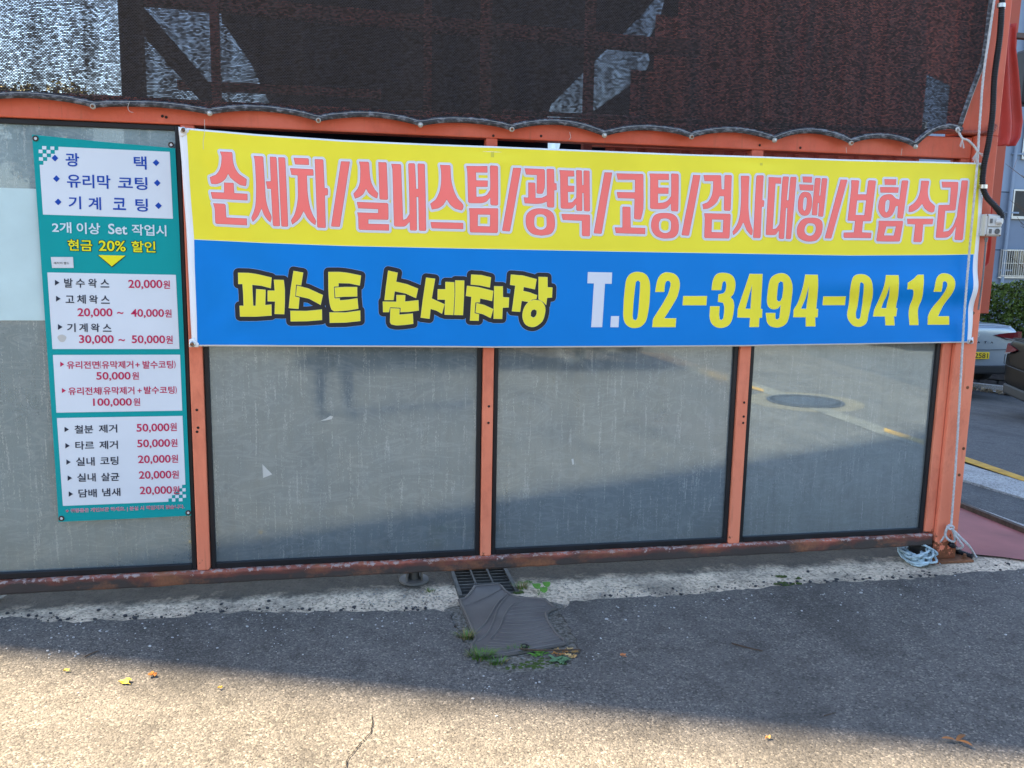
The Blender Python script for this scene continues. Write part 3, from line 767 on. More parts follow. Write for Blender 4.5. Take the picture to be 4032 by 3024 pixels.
UPPER = [
 (A, ['525 305 672 312 682 330 690 420 715 510 770 590 860 650 855 720 845 738 780 725 700 670 650 625 628 583 600 640 540 690 470 712 420 708 410 690 398 622 470 595 520 530 542 450 545 360', '575 690 690 695 697 705 705 822 868 832 870 915 430 892 410 808 575 815', '440 948 580 955 597 970 607 1125 862 1138 865 1225 480 1205 468 1190 460 1010']),
 (A, ['942 358 1055 365 1065 380 1080 600 1095 870 1125 1010 1168 1115 1165 1150 1153 1190 1120 1160 1070 1090 1042 1015 1010 1095 965 1155 935 1183 915 1135 950 1040 970 930 975 700 965 500 955 400', '1145 368 1218 372 1230 385 1272 1225 1262 1235 1195 1232 1183 1220 1160 772 1115 770 1097 678 1158 675', '1250 376 1325 378 1338 392 1374 1230 1365 1240 1300 1238 1288 1228']),
 (A, ['1440 382 1620 390 1630 400 1633 474 1460 466', '1395 512 1678 525 1688 540 1690 605 1608 605 1615 800 1640 970 1680 1090 1722 1170 1712 1222 1670 1195 1610 1130 1565 1048 1530 1120 1480 1175 1425 1215 1408 1165 1450 1090 1480 980 1495 850 1490 603 1415 597', '1703 400 1800 403 1812 418 1828 758 1862 760 1870 790 1868 850 1832 852 1842 1245 1835 1257 1745 1252 1735 1240']),
 (A, ['2030 427 2140 430 2140 445 2018 1235 2010 1243 1912 1238 1908 1225']),
 (B, ['200 430 315 433 327 450 335 580 355 690 400 780 438 825 430 885 415 888 350 850 310 810 288 770 260 830 200 875 150 892 130 830 180 770 210 690 217 570 213 480', '440 437 535 440 545 455 562 890 553 907 468 903 455 890', '173 932 550 945 565 960 568 1140 560 1155 318 1150 318 1203 575 1210 575 1290 210 1280 195 1265 190 1120 178 1062 438 1070 438 1024 190 1012']),
 (B, ['600 458 715 463 725 480 750 1157 790 1140 828 1080 812 465 820 452 885 452 897 465 912 770 935 770 928 465 935 455 1005 458 1018 470 1037 1280 1025 1293 955 1290 945 1280 937 873 915 872 922 1278 912 1290 845 1288 833 1275 830 1180 790 1225 750 1240 650 1238 635 1222 615 520']),
 (B, ['1207 472 1325 476 1338 490 1345 640 1370 760 1420 880 1495 965 1490 1025 1475 1040 1400 1020 1330 965 1290 905 1250 970 1180 1015 1105 1028 1085 955 1150 905 1200 800 1220 680 1218 540', '1088 1182 1490 1192 1497 1205 1497 1272 1110 1262 1100 1250']),
 (B, ['1533 486 1795 488 1797 570 1655 568 1658 664 1800 668 1797 748 1658 745 1660 868 1730 865 1790 840 1828 780 1825 492 1835 480 1915 485 1927 500 1928 965 1915 978 1845 975 1830 960 1828 880 1790 925 1740 945 1680 950 1570 947 1555 930 1545 560', '1565 1010 1920 1012 1928 1025 1926 1300 1915 1320 1590 1312 1578 1295 1573 1050 | 1678 1090 1827 1093 1825 1237 1677 1232']),
 (C, ['62 508 155 510 163 520 25 1290 15 1300 -68 1294 -76 1280']),
 (C, ['203 514 445 523 458 540 460 700 455 760 432 825 420 832 365 830 353 818 357 600 222 592', '250 690 330 692 340 705 342 882 420 880 482 850 480 530 490 520 565 523 575 540 578 695 605 702 608 785 577 788 575 990 562 1003 495 1000 483 985 480 930 430 950 340 958 205 950 192 875 250 878', '400 1012 490 1025 560 1075 583 1170 575 1270 530 1330 440 1350 390 1350 300 1330 240 1270 218 1190 225 1100 270 1045 330 1018 | 385 1087 440 1092 475 1120 478 1220 460 1260 420 1277 370 1270 330 1235 327 1140 345 1100']),
 (C, ['640 535 825 542 830 615 748 617 748 728 828 732 826 807 747 808 750 940 800 935 850 880 850 545 858 535 918 538 925 550 928 722 942 722 943 550 950 540 1012 542 1020 555 1022 1040 1010 1050 955 1047 945 1035 942 822 928 822 926 1035 915 1045 860 1042 850 1030 848 960 810 1005 770 1018 670 1015 655 1000 648 600', '663 1080 1012 1090 1022 1105 1018 1350 1008 1362 930 1358 917 1345 918 1168 680 1157']),
 (C, ['1205 562 1300 565 1300 580 1165 1320 1158 1330 1075 1325 1065 1312']),
 (C, ['1352 575 1675 583 1688 598 1690 900 1685 1020 1655 1145 1645 1152 1580 1147 1567 1135 1577 892 1370 885 1355 808 1582 812 1583 657 1370 655', '1432 990 1515 992 1527 1002 1527 1250 1707 1255 1705 1333 1340 1322 1327 1248 1423 1250 1425 1000']),
 (C, ['1760 578 2000 582 2002 660 1870 658 1870 752 1998 755 1995 832 1868 830 1868 945 1930 940 1990 910 2025 860 2028 590 2035 578 2110 582 2122 597 2115 1040 2105 1052 2038 1048 2025 1035 2022 955 1985 1000 1920 1022 1790 1020 1768 1008 1770 640', '1950 1068 2040 1080 2100 1130 2122 1220 2110 1320 2060 1375 1980 1388 1910 1385 1830 1350 1785 1280 1780 1190 1810 1110 1870 1075 | 1940 1138 1990 1145 2022 1180 2022 1260 2005 1300 1965 1318 1920 1312 1880 1275 1877 1190 1900 1145']),
 (D, ['245 438 335 442 335 455 195 1185 187 1195 108 1190 100 1178']),
 (D, ['373 440 580 442 592 455 597 617 628 618 632 450 640 440 712 442 722 455 708 870 698 887 635 885 622 870 625 705 572 705 540 775 480 830 420 860 368 867 358 803 420 780 470 700 490 600 492 518 385 517', '380 915 700 922 708 940 695 1215 685 1230 395 1225 382 1210 388 980 | 478 993 617 997 610 1152 473 1148']),
 (D, ['835 450 930 450 942 465 932 700 930 850 945 1010 980 1130 972 1185 955 1190 905 1130 865 1030 835 1090 790 1150 742 1190 730 1145 780 1070 815 970 832 830 840 650', '1033 445 1108 445 1118 460 1102 753 1122 755 1128 770 1120 835 1095 838 1075 1215 1065 1225 990 1222 982 1212 1005 830 1025 460']),
 (D, ['1178 465 1340 472 1337 550 1270 547 1230 1112 1270 1105 1312 1050 1355 470 1365 458 1425 460 1435 472 1408 753 1427 755 1452 475 1460 462 1520 463 1530 478 1458 1225 1448 1238 1400 1235 1392 1222 1413 850 1397 850 1372 1225 1362 1235 1315 1232 1303 1220 1305 1130 1275 1175 1240 1187 1150 1185 1140 1175 1170 700 1180 530']),
 (D, ['1602 458 1726 460 1720 537 1610 532', '1562 555 1743 562 1737 637 1570 630', '1640 648 1690 662 1715 705 1722 780 1712 860 1680 930 1625 948 1580 930 1548 880 1545 790 1560 710 1595 660 | 1640 712 1655 730 1652 800 1640 870 1625 887 1610 865 1610 800 1620 730', '1770 475 1828 477 1835 487 1813 695 1825 697 1847 490 1855 477 1910 480 1918 495 1862 950 1850 960 1800 955 1797 945 1810 790 1795 790 1785 935 1775 943 1725 940 1717 930 1760 490', '1695 970 1780 975 1840 1010 1855 1080 1835 1180 1780 1250 1700 1268 1620 1258 1550 1215 1528 1140 1545 1060 1590 1000 1640 975 | 1700 1040 1745 1050 1765 1085 1760 1140 1735 1180 1695 1195 1650 1180 1625 1140 1635 1080 1665 1045']),
 (D, ['2085 495 2165 497 2170 508 1965 1222 1955 1230 1885 1228 1880 1218']),
 (E_, ['480 502 570 505 580 515 562 678 668 680 688 515 700 505 775 508 785 520 725 1005 718 1013 625 1015 612 1152 728 1157 730 1165 722 1225 390 1222 378 1208 380 1155 508 1152 525 1012 440 1008 430 1000 480 600 | 553 755 663 755 640 938 532 935']),
 (E_, ['888 490 1038 492 1032 565 893 562', '835 588 1068 592 1060 662 840 660', '930 678 985 685 1030 730 1073 745 1103 515 1112 507 1175 508 1185 520 1118 970 1108 983 1055 978 1045 965 1055 825 1030 830 1010 890 970 950 900 973 850 945 815 880 812 820 830 740 870 695 | 930 745 953 760 950 810 935 880 915 908 895 890 898 820 908 765', '815 1007 1110 1010 1118 1025 1078 1255 1068 1267 800 1265 788 1250 815 1070 | 912 1080 1028 1080 1002 1192 882 1190']),
 (E_, ['1343 510 1435 512 1443 525 1425 620 1425 690 1450 770 1510 825 1500 895 1470 908 1420 890 1375 850 1350 800 1310 850 1250 890 1195 903 1182 895 1190 832 1250 790 1300 720 1330 620', '1165 982 1485 983 1490 990 1480 1052 1365 1055 1350 1255 1335 1275 1250 1273 1242 1262 1265 1055 1170 1050']),
 (E_, ['1598 522 1795 525 1805 535 1770 870 1755 882 1637 885 1618 1145 1680 1135 1740 1070 1775 980 1785 960 1840 520 1848 507 1910 508 1918 520 1858 1235 1845 1250 1768 1247 1757 1235 1775 1080 1740 1150 1690 1205 1640 1220 1530 1220 1522 1208 1552 820 1562 813 1690 810 1708 597 1605 597']),
]
LOWER = [
 (F_, ['277 235 400 237 540 258 692 295 682 425 570 395 450 382 465 645 498 645 503 438 615 447 618 480 613 637 690 630 692 765 500 778 303 777 297 645 348 645 343 500 332 372 280 372', '722 322 843 325 857 450 857 600 850 748 732 745 738 590 645 588 645 457 733 458']),
 (F_, ['967 212 1085 233 1060 390 997 378 985 530 1040 545 1027 682 908 672 930 450', '1010 395 1150 430 1330 512 1303 632 1160 555 997 518', '928 708 1130 710 1318 692 1320 820 1130 835 932 838']),
 (F_, ['1400 225 1530 225 1660 240 1805 270 1790 392 1660 365 1525 362 1525 403 1467 405 1475 555 1540 552 1543 578 1650 570 1760 552 1772 680 1650 700 1470 712 1440 690 1415 600 1402 450', '1480 420 1600 412 1757 413 1758 528 1600 530 1488 540', '1415 728 1610 730 1795 705 1797 833 1620 852 1418 856']),
 (G_, ['218 182 320 205 303 303 420 330 542 378 520 480 410 430 288 405 275 502 178 502 195 350', '308 448 403 450 400 520 545 505 550 615 440 630 352 633 355 585 237 580 225 633 163 633 160 520 308 522', '243 592 342 597 338 663 485 650 490 760 400 772 300 777 250 765 238 740']),
 (G_, ['630 258 727 270 705 400 690 485 830 548 803 650 740 615 678 597 667 705 572 693 595 500', '840 305 935 308 937 450 925 663 832 660 838 497 755 495 757 385 840 385', '947 288 1043 290 1040 470 1030 665 937 662 947 450']),
 (G_, ['1120 225 1230 230 1332 255 1320 363 1210 340 1115 332', '1075 347 1200 362 1357 402 1343 510 1280 495 1215 482 1213 525 1165 525 1155 645 1203 655 1200 725 1108 724 1122 465 1062 455', '1178 535 1260 555 1357 600 1330 695 1250 655 1168 635', '1368 350 1462 353 1463 470 1530 475 1525 580 1460 583 1455 705 1362 703']),
 (G_, ['1552 225 1680 235 1830 275 1810 383 1690 357 1683 402 1760 420 1835 450 1825 488 1780 495 1740 520 1667 508 1650 628 1562 622 1600 343 1543 335', '1852 250 1947 252 1948 362 2000 365 1995 472 1942 475 1932 553 1900 520 1850 492', '1815 500 1880 515 1918 570 1920 640 1890 730 1820 785 1760 790 1705 760 1677 690 1685 610 1720 545 1765 510 | 1805 600 1830 615 1830 650 1810 685 1785 690 1765 675 1765 640 1780 610']),
]
PHONE = [
 (T_, 'w', '127 118 474 125 467 282 370 280 328 910 175 910 215 275 120 274'), (T_, 'w', '463 757 574 757 565 911 453 911'),
 (T_, 'y', '855 115 930 130 985 175 1015 250 1025 350 1015 550 990 730 955 840 890 905 800 925 730 910 675 865 645 790 640 690 650 500 670 300 690 215 730 155 790 122 | 855 232 885 260 880 400 862 650 850 760 835 805 808 815 780 800 772 750 785 550 808 330 820 255'),
 (T_, 'y', '1103 400 1115 320 1140 220 1185 155 1240 125 1290 122 1370 140 1425 185 1450 240 1457 310 1440 400 1410 490 1330 625 1225 787 1400 787 1393 911 1060 911 1068 810 1110 730 1200 590 1280 450 1315 350 1327 280 1315 245 1285 237 1255 250 1240 300 1230 400'),
 (T_, 'y', '1510 465 1851 465 1841 594 1499 594'),
 (U_, 'y', '45 215 50 160 65 110 95 80 140 73 190 82 225 110 240 160 235 215 220 255 200 275 222 300 230 350 222 420 205 480 175 515 125 530 75 520 40 485 27 430 32 352 110 352 105 420 110 460 125 468 140 455 148 410 150 350 140 320 98 313 102 253 140 245 160 220 167 170 160 142 145 140 132 155 123 215'),
 (U_, 'y', '357 82 464 83 452 375 466 375 463 445 440 446 436 522 357 522 362 445 258 443 262 375 | 377 165 366 373 322 373'),
 (U_, 'y', '620 76 670 90 700 130 715 200 705 330 690 430 665 495 620 522 585 527 535 515 505 475 497 408 575 408 575 455 592 465 610 450 622 335 600 365 560 375 525 360 507 320 510 240 525 140 560 95 | 615 140 637 150 640 195 632 280 620 307 600 313 588 300 587 250 597 160'),
 (U_, 'y', '822 88 923 90 925 280 917 375 933 375 927 440 905 442 907 517 829 517 829 441 725 441 729 382 765 320 800 200 | 849 170 848 270 835 373 788 373 825 290'),
 (U_, 'y', '977 270 1163 270 1161 341 974 341'),
 (V_, 'y', '215 84 265 92 300 125 315 190 327 280 315 360 295 420 280 480 250 510 210 521 165 510 130 470 118 420 135 350 138 280 133 220 140 150 165 100 | 225 147 243 165 247 240 252 320 240 390 225 450 208 462 190 450 190 410 208 350 213 290 208 200 210 155'),
 (V_, 'y', '430 92 533 93 530 190 540 290 532 369 544 369 530 434 510 435 513 509 437 509 436 435 335 435 350 382 385 300 410 180 | 453 172 465 260 460 320 452 370 408 369 440 270'),
 (V_, 'y', '697 89 744 89 736 190 742 290 722 360 714 420 714 507 640 507 637 430 650 350 665 300 665 250 655 215 640 207 605 207 606 155 655 125'),
 (V_, 'y', '826 228 835 160 855 110 885 85 915 77 965 87 995 120 1002 165 990 230 965 285 925 350 877 436 970 436 967 504 793 504 797 440 830 375 885 300 920 230 938 175 930 145 915 138 898 150 890 228'),
]
def layer(name, mat, loops_list, r, lift, par):
    bm = bmesh.new()
    for lp in loops_list:
        b2 = bmesh.new()
        fill(b2, lp)
        me = bpy.data.meshes.new('tmp'); b2.to_mesh(me); b2.free(); bm.from_mesh(me); bpy.data.meshes.remove(me)
    bmesh.ops.remove_doubles(bm, verts=bm.verts, dist=1e-6) if r == 0 else None
    refine(bm); warp(bm, lift); return finish(bm, name, mat, par)
def union(shapes): return [lp for s in shapes for lp in s]
def grow_all(name, mat, shapes, r, lift, par):
    """one clean outline round all strokes of a syllable"""
    bm = bmesh.new(); V = []; Fc = []
    # collect every pen stroke of every shape into one arrangement
    def face(pts):
        area = sum(a.x*b.y-b.x*a.y for a, b in zip(pts, pts[1:]+pts[:1]))
        if area < 0: pts = pts[::-1]
        s0 = len(V); V.extend(pts); Fc.append(list(range(s0, s0+len(pts))))
    seg = 8
    for loops in shapes:
        fv, tt = tri_fill(loops)
        for t in tt: face([Vector((fv[i].x, fv[i].y)) for i in t])
        for lp in loops:
            n = len(lp)
            for i in range(n):
                a, b = Vector(lp[i]), Vector(lp[(i+1) % n]); d = b-a
                if d.length < 1e-6: continue
                a0 = math.atan2(d.x, -d.y)
                pts = [a+Vector((math.cos(a0+math.pi*k/seg), math.sin(a0+math.pi*k/seg)))*r for k in range(seg+1)]
                pts += [b+Vector((math.cos(a0+math.pi+math.pi*k/seg), math.sin(a0+math.pi+math.pi*k/seg)))*r for k in range(seg+1)]
                face(pts)
    o = delaunay_2d_cdt(V, [], Fc, 1, 1e-5, True)
    bv = [bm.verts.new((v.x, 0, v.y)) for v in o[0]]
    for f, org in zip(o[2], o[5]):
        if not org: continue
        try: g = bm.faces.new([bv[i] for i in f])
        except ValueError: continue
        g.normal_update()
        if g.normal.y > 0: g.normal_flip()
    bmesh.ops.delete(bm, geom=[v for v in bm.verts if not v.link_faces], context='VERTS')
    refine(bm); warp(bm, lift); return finish(bm, name, mat, par)
for i, (z, strokes) in enumerate(UPPER):
    sh = [shape(s, *z) for s in strokes]
    halo = grow_all('letter_outline', v_pale, sh, .0105, .0016+.0004*(i % 3), ban)
    grow_all('letter_edge', v_wht, sh, .0040, .0030, halo)
    layer('letter', v_edge, sh, 0, .0036, halo)
    # coral face set in a hair from the dark printed edge
    bm = bmesh.new()
    for lp in sh:
        c = [[Vector(p) for p in l] for l in lp]; ins = []
        for q, l in enumerate(c):
            n = len(l); area = sum(l[a].x*l[(a+1) % n].y-l[(a+1) % n].x*l[a].y for a in range(n)); sg = 1 if area > 0 else -1
            if q: sg = -sg
            o = []
            for a in range(n):
                d1 = (l[a]-l[a-1]).normalized(); d2 = (l[(a+1) % n]-l[a]).normalized()
                n1 = Vector((-d1.y, d1.x)); n2 = Vector((-d2.y, d2.x)); m = n1+n2
                if m.length < .3: m = n1
                m = m.normalized()*min(1.6, 1/max(.4, m.normalized().dot(n1))); o.append(l[a]+m*sg*.0011)
            ins.append(o)
        fill(bm, ins)
    refine(bm); warp(bm, .0041); finish(bm, 'letter_face', v_red, halo)
for i, (z, strokes) in enumerate(LOWER):
    sh = [shape(s, *z) for s in strokes]
    rim = grow_all('letter_outline', v_lbl, sh, .0210, .0014+.0002*(i % 2), ban)
    grow_all('letter_edge', v_blk, sh, .0198, .0019+.0002*(i % 2), rim)
    grow_all('letter_edge', v_lye, sh, .0007, .0026, rim)
    layer('letter', vinyl('banner_warm_yellow', (.84, .74, .05)), sh, 0, .0031, rim)
for i, (z, c, s) in enumerate(PHONE):
    sh = [shape(s, *z)]
    o = grow_all('numeral_edge', v_lye if c == 'y' else v_wht, sh, .0012, .0014+.0002*(i % 2), ban)
    layer('numeral', v_yel if c == 'y' else vinyl('banner_soft_white', (.70, .71, .76)), sh, 0, .0022, o)
# reinforced white corners with eyelet screws
for (x, y, px) in ((722, 512, [(703, 500), (745, 508), (744, 520), (718, 540), (706, 534)]), (757, 1355, [(746, 1336), (762, 1330), (784, 1352), (782, 1366), (745, 1366)]), (3865, 655, [(3850, 641), (3872, 642), (3872, 672), (3864, 674)]), (3822, 1345, [(3812, 1336), (3830, 1326), (3830, 1352), (3806, 1353)])):
    bm = bmesh.new(); lp = [Vector(WB(*q)) for q in px]; fill(bm, [lp]); refine(bm, .02); warp(bm, .0030)
    cp = finish(bm, 'corner_patch', v_wht, ban); cp.modifiers.new('thick', 'SOLIDIFY').thickness = .002
    p = W(x, y, BY-.008); bm = bmesh.new(); lathe(bm, p, (0, -1, 0), [(.0125, -.004), (.0125, .003), (.009, .005), (.006, .003)], 18)
    ey = finish(bm, 'eyelet', m_zinc, ban)
    bm = bmesh.new(); lathe(bm, p, (0, -1, 0), [(.0055, .003), (.0055, .008), (.003, .009)], 8); finish(bm, 'screw', m_rust, ey)
# cable-tie stains under the top edge
for px in ([(1933, 598), (1945, 598), (1944, 620), (1932, 619)], [(2992, 640), (3002, 640), (3001, 652), (2991, 651)]):
    bm = bmesh.new(); fill(bm, [[Vector(WB(*q)) for q in px]]); warp(bm, .0014); finish(bm, 'tape_mark', vinyl('tape_mark', (.62, .55, .06)), ban)

# ================================================================== PRICE SIGN
SY = .0055
m_teal = vinyl('sign_teal', (.0, .30, .30), .3); s_wht = vinyl('sign_white', (.66, .70, .74), .3)
s_blue = vinyl('sign_blue', (.008, .06, .36), .4); s_dark = vinyl('sign_dark', (.025, .03, .05), .4); s_crim = vinyl('sign_crimson', (.50, .022, .09), .4); s_yel = vinyl('sign_yellow', (.82, .75, .02), .4); s_bk = vinyl('sign_black', (.02, .02, .015), .4); s_lt = vinyl('sign_light', (.62, .70, .74), .4)
sign = thing('price_sign', 'tall teal price board with white panels hung left of the banner', 'sign', (-.92, SY, .4))
def SP(x, y): p = W(x, y, SY); return Vector((p.x, p.z))
def flatpoly(name, mat, pts, lift, par=sign, thick=0.0):
    bm = bmesh.new(); fill(bm, [pts])
    for v in bm.verts: v.co.y = SY-lift
    o = finish(bm, name, mat, par)
    if thick: o.modifiers.new('thick', 'SOLIDIFY').thickness = thick
    return o
board = flatpoly('board', m_teal, [SP(*q) for q in [(126, 530), (400, 558), (690, 584), (706, 900), (723, 1300), (738, 1700), (752, 2030), (500, 2043), (231, 2055), (208, 1700), (180, 1300), (153, 900)]], 0, sign, .004)
Z1 = (100, 500, 3.0157); Z2 = (150, 1050, 3.017); Z3 = (200, 1600, 3.017)
def zp(z, x, y): return SP(z[0]+x/z[2], z[1]+y/z[2])
def zpoly(z, s): return [zp(z, x, y) for x, y in nums(s)]
flatpoly('white_panel', s_wht, zpoly(Z1, '393 235 1715 295 1753 1090 210 1040 170 448 215 450 215 403 260 405 260 358 305 360 305 318 350 320 350 276 393 278'), .0012)
for s in ('200 225 250 227 250 268 200 266', '298 230 345 232 345 273 298 271', '158 268 205 270 205 312 158 310', '252 272 300 274 300 316 252 314', '207 315 255 317 255 358 207 356', '162 358 210 360 210 402 162 400'):
    flatpoly('checker_square', s_wht, zpoly(Z1, s), .0011)
flatpoly('white_panel', s_wht, zpoly(Z2, '110 68 1637 97 1680 978 172 978'), .0012)
flatpoly('white_panel', s_wht, zpoly(Z2, '177 1048 1687 1045')+zpoly(Z3, '1562 50 68 75'), .0012)
flatpoly('white_panel', s_wht, zpoly(Z3, '73 138 1565 112 1600 930 1560 932 1560 972 1525 974 1525 1012 1480 1014 1480 1052 1440 1053 1440 1092 1398 1094 1398 1132 145 1182'), .0012)
for s in ('1563 972 1603 970 1603 1010 1563 1010', '1525 1012 1563 1010 1563 1048 1525 1049', '1568 1047 1607 1046 1607 1085 1568 1086', '1480 1052 1522 1051 1522 1088 1480 1089', '1440 1091 1480 1090 1480 1130 1440 1131', '1522 1089 1565 1088 1565 1126 1522 1127'):
    flatpoly('checker_square', s_wht, zpoly(Z3, s), .0011)
_tc = {}
def glyphs(text, off):
    key = (text, off)
    if key not in _tc:
        cu = bpy.data.curves.new('text', 'FONT'); cu.body = text; cu.offset = off; cu.resolution_u = 4
        ob = link(bpy.data.objects.new('text', cu)); dg = bpy.context.evaluated_depsgraph_get()
        me = ob.evaluated_get(dg).to_mesh(); V = [(v.co.x, v.co.y) for v in me.vertices]; P = [tuple(p.vertices) for p in me.polygons]
        ob.evaluated_get(dg).to_mesh_clear(); bpy.data.objects.remove(ob); bpy.data.curves.remove(cu)
        _tc[key] = (V, P)
    return _tc[key]
def put(text, mat, corner, lift, par, off=.012, name='text_line', fit=None, y=None):
    """print text so that its ink fills the four-cornered patch (TL, TR, BR, BL in wall X/Z)"""
    V, P = glyphs(text, off); f = glyphs(text, fit)[0] if fit is not None else V
    x0, x1 = min(v[0] for v in f), max(v[0] for v in f); z0, z1 = min(v[1] for v in f), max(v[1] for v in f)
    tl, tr, br, bl = corner; bm = bmesh.new(); bv = []
    for a, b in V:
        u = (a-x0)/(x1-x0); t = (b-z0)/(z1-z0); q = (bl*(1-u)+br*u)*(1-t)+(tl*(1-u)+tr*u)*t
        bv.append(bm.verts.new((q.x, (SY if y is None else y)-lift, q.y)))
    for p in P:
        try: g = bm.faces.new([bv[i] for i in p])
        except ValueError: continue
        g.normal_update()
        if g.normal.y > 0: g.normal_flip()
    return finish(bm, name, mat, par)
def line(z, slope, mat, text, x0, x1, y0, y1, off=.012, outline=None):
    xm = (x0+x1)/2; lean = .055 if z is Z1 else (.052 if z is Z2 else .05)
    def c(x, y): return zp(z, x+(y-(y0+y1)/2)*lean*.6, y+slope*(x-xm))
    cor = (c(x0, y0), c(x1, y0), c(x1, y1), c(x0, y1))
    if outline: put(text, outline[0], cor, .0019, sign, outline[1], 'text_outline', off)
    put(text, mat, cor, .0024, sign, off)
for t_, x0, x1, y0, y1 in (('광', 478, 640, 310, 470), ('택', 1288, 1440, 348, 505), ('유리막', 495, 1012, 566, 727), ('코팅', 1100, 1450, 591, 745), ('기', 513, 663, 822, 975), ('계', 748, 900, 832, 985), ('코', 1040, 1195, 843, 985), ('팅', 1308, 1455, 850, 1005)):
    line(Z1, .034, s_blue, t_, x0, x1, y0, y1, .016)
for x, y in ((352, 370), (370, 614), (390, 890), (1553, 425), (1566, 665), (1581, 935)):
    flatpoly('diamond', s_blue, [zp(Z1, x-40, y-1), zp(Z1, x, y-40), zp(Z1, x+40, y+1), zp(Z1, x+2, y+40)], .0024)
for t_, x0, x1, y0, y1 in (('2개', 318, 548, 1128, 1258), ('이상', 610, 890, 1137, 1272), ('Set', 985, 1210, 1150, 1275), ('작업시', 1265, 1675, 1160, 1292)):
    line(Z1, .03, s_lt, t_, x0, x1, y0, y1, .018)
for t_, x0, x1, y0, y1 in (('현금', 505, 795, 1338, 1470), ('20%', 873, 1192, 1350, 1475), ('할인', 1262, 1545, 1355, 1488)):
    line(Z1, .025, s_yel, t_, x0, x1, y0, y1, .016, (s_bk, .055))
flatpoly('arrow_shadow', s_bk, zpoly(Z1, '855 1520 1196 1530 1030 1668'), .0018)
flatpoly('arrow', s_yel, zpoly(Z1, '866 1520 1188 1527 1028 1655'), .0024)
def tri(z, mat, x, y, w, h): flatpoly('bullet', mat, [zp(z, x, y-h/2), zp(z, x+w, y), zp(z, x, y+h/2)], .0024)
for y, x in ((190, 202), (380, 215), (716, 238)): tri(Z2, s_dark, x, y, 55, 68)
for y, x in ((1158, 265), (1471, 285)): tri(Z2, s_crim, x, y, 48, 60)
for y, x in ((273, 165), (467, 175), (661, 187), (851, 202), (1040, 215)): tri(Z3, s_dark, x, y, 52, 64)
for row in ((('발', 312, 413, 138, 248), ('수', 450, 558, 143, 250), ('왁', 597, 700, 143, 250), ('스', 742, 847, 150, 247)), (('고', 327, 430, 343, 430), ('체', 463, 568, 333, 440), ('왁', 607, 712, 338, 440), ('스', 748, 852, 343, 440)), (('기', 345, 447, 672, 775), ('계', 488, 590, 672, 775), ('왁', 628, 732, 675, 775), ('스', 770, 872, 680, 772))):
    for a in row: line(Z2, .012, s_dark, *a, .017)
for a in (('20,000', 1073, 1477, 155, 270), ('원', 1488, 1567, 163, 262), ('20,000', 470, 885, 493, 606), ('~', 940, 1015, 535, 563), ('40,000', 1105, 1497, 503, 611), ('원', 1508, 1587, 507, 602), ('30,000', 488, 900, 812, 924), ('~', 957, 1033, 858, 885), ('50,000', 1113, 1510, 815, 924), ('원', 1520, 1600, 818, 915), ('유리전면', 342, 727, 1120, 1212), ('(', 733, 750, 1120, 1208), ('유막제거', 757, 1132, 1118, 1210), ('+', 1155, 1210, 1138, 1192), ('발수코팅', 1243, 1605, 1115, 1210), (')', 1614, 1634, 1118, 1208), ('50,000', 693, 1100, 1250, 1356), ('원', 1118, 1198, 1250, 1340), ('유리전체', 360, 745, 1430, 1523), ('(', 750, 767, 1428, 1516), ('유막제거', 777, 1145, 1425, 1517), ('+', 1182, 1232, 1446, 1498), ('발수코팅', 1258, 1622, 1420, 1510), (')', 1630, 1648, 1420, 1510), ('100,000', 655, 1115, 1562, 1666), ('원', 1133, 1213, 1560, 1650)):
    line(Z2, .004 if a[3] < 1000 else -.006, s_crim, *a, .017 if a[0][0] not in '(+)' else .012)
for a in (('철분', 283, 505, 222, 320), ('제거', 570, 790, 215, 312), ('타르', 293, 515, 412, 512), ('제거', 577, 798, 407, 505), ('실내', 300, 522, 603, 705), ('코팅', 588, 805, 595, 695), ('실내', 315, 535, 793, 893), ('살균', 598, 815, 787, 885), ('담배', 330, 547, 980, 1080), ('냄새', 612, 828, 970, 1065)):
    line(Z3, -.02, s_dark, *a, .017)
for a in (('50,000', 1020, 1410, 203, 312), ('원', 1418, 1497, 195, 292), ('50,000', 1028, 1418, 390, 498), ('원', 1427, 1505, 385, 480), ('20,000', 1037, 1425, 578, 686), ('원', 1433, 1512, 573, 668), ('20,000', 1048, 1433, 765, 872), ('원', 1440, 1522, 760, 855), ('20,000', 1058, 1442, 948, 1055), ('원', 1450, 1530, 945, 1040)):
    line(Z3, -.02, s_crim, *a, .017)
line(Z3, -.037, s_crim, '※ 귀중품은 개인보관 하세요. | 분실 시 책임지지 않습니다.', 180, 1588, 1190, 1245, .006, (s_lt, .04))
for z, x, y in ((Z1, 122, 137), (Z1, 1730, 212), (Z3, 128, 1330), (Z3, 1633, 1262)):
    p = zp(z, x, y); bm = bmesh.new(); lathe(bm, (p.x, SY-.0008, p.y), (0, -1, 0), [(.0115, 0), (.0115, .002), (.009, .0035), (.0062, .003), (.0062, .0005)], 18)
    e = finish(bm, 'eyelet', plain('dark_eyelet', (.06, .04, .035), .4, .7), sign)
    bm = bmesh.new(); lathe(bm, (p.x, SY-.001, p.y), (0, -1, 0), [(.006, 0), (.006, .0012), (.004, .0014)], 12); finish(bm, 'suction_pin', plain('clear_pin', (.6, .62, .62), .3), e)
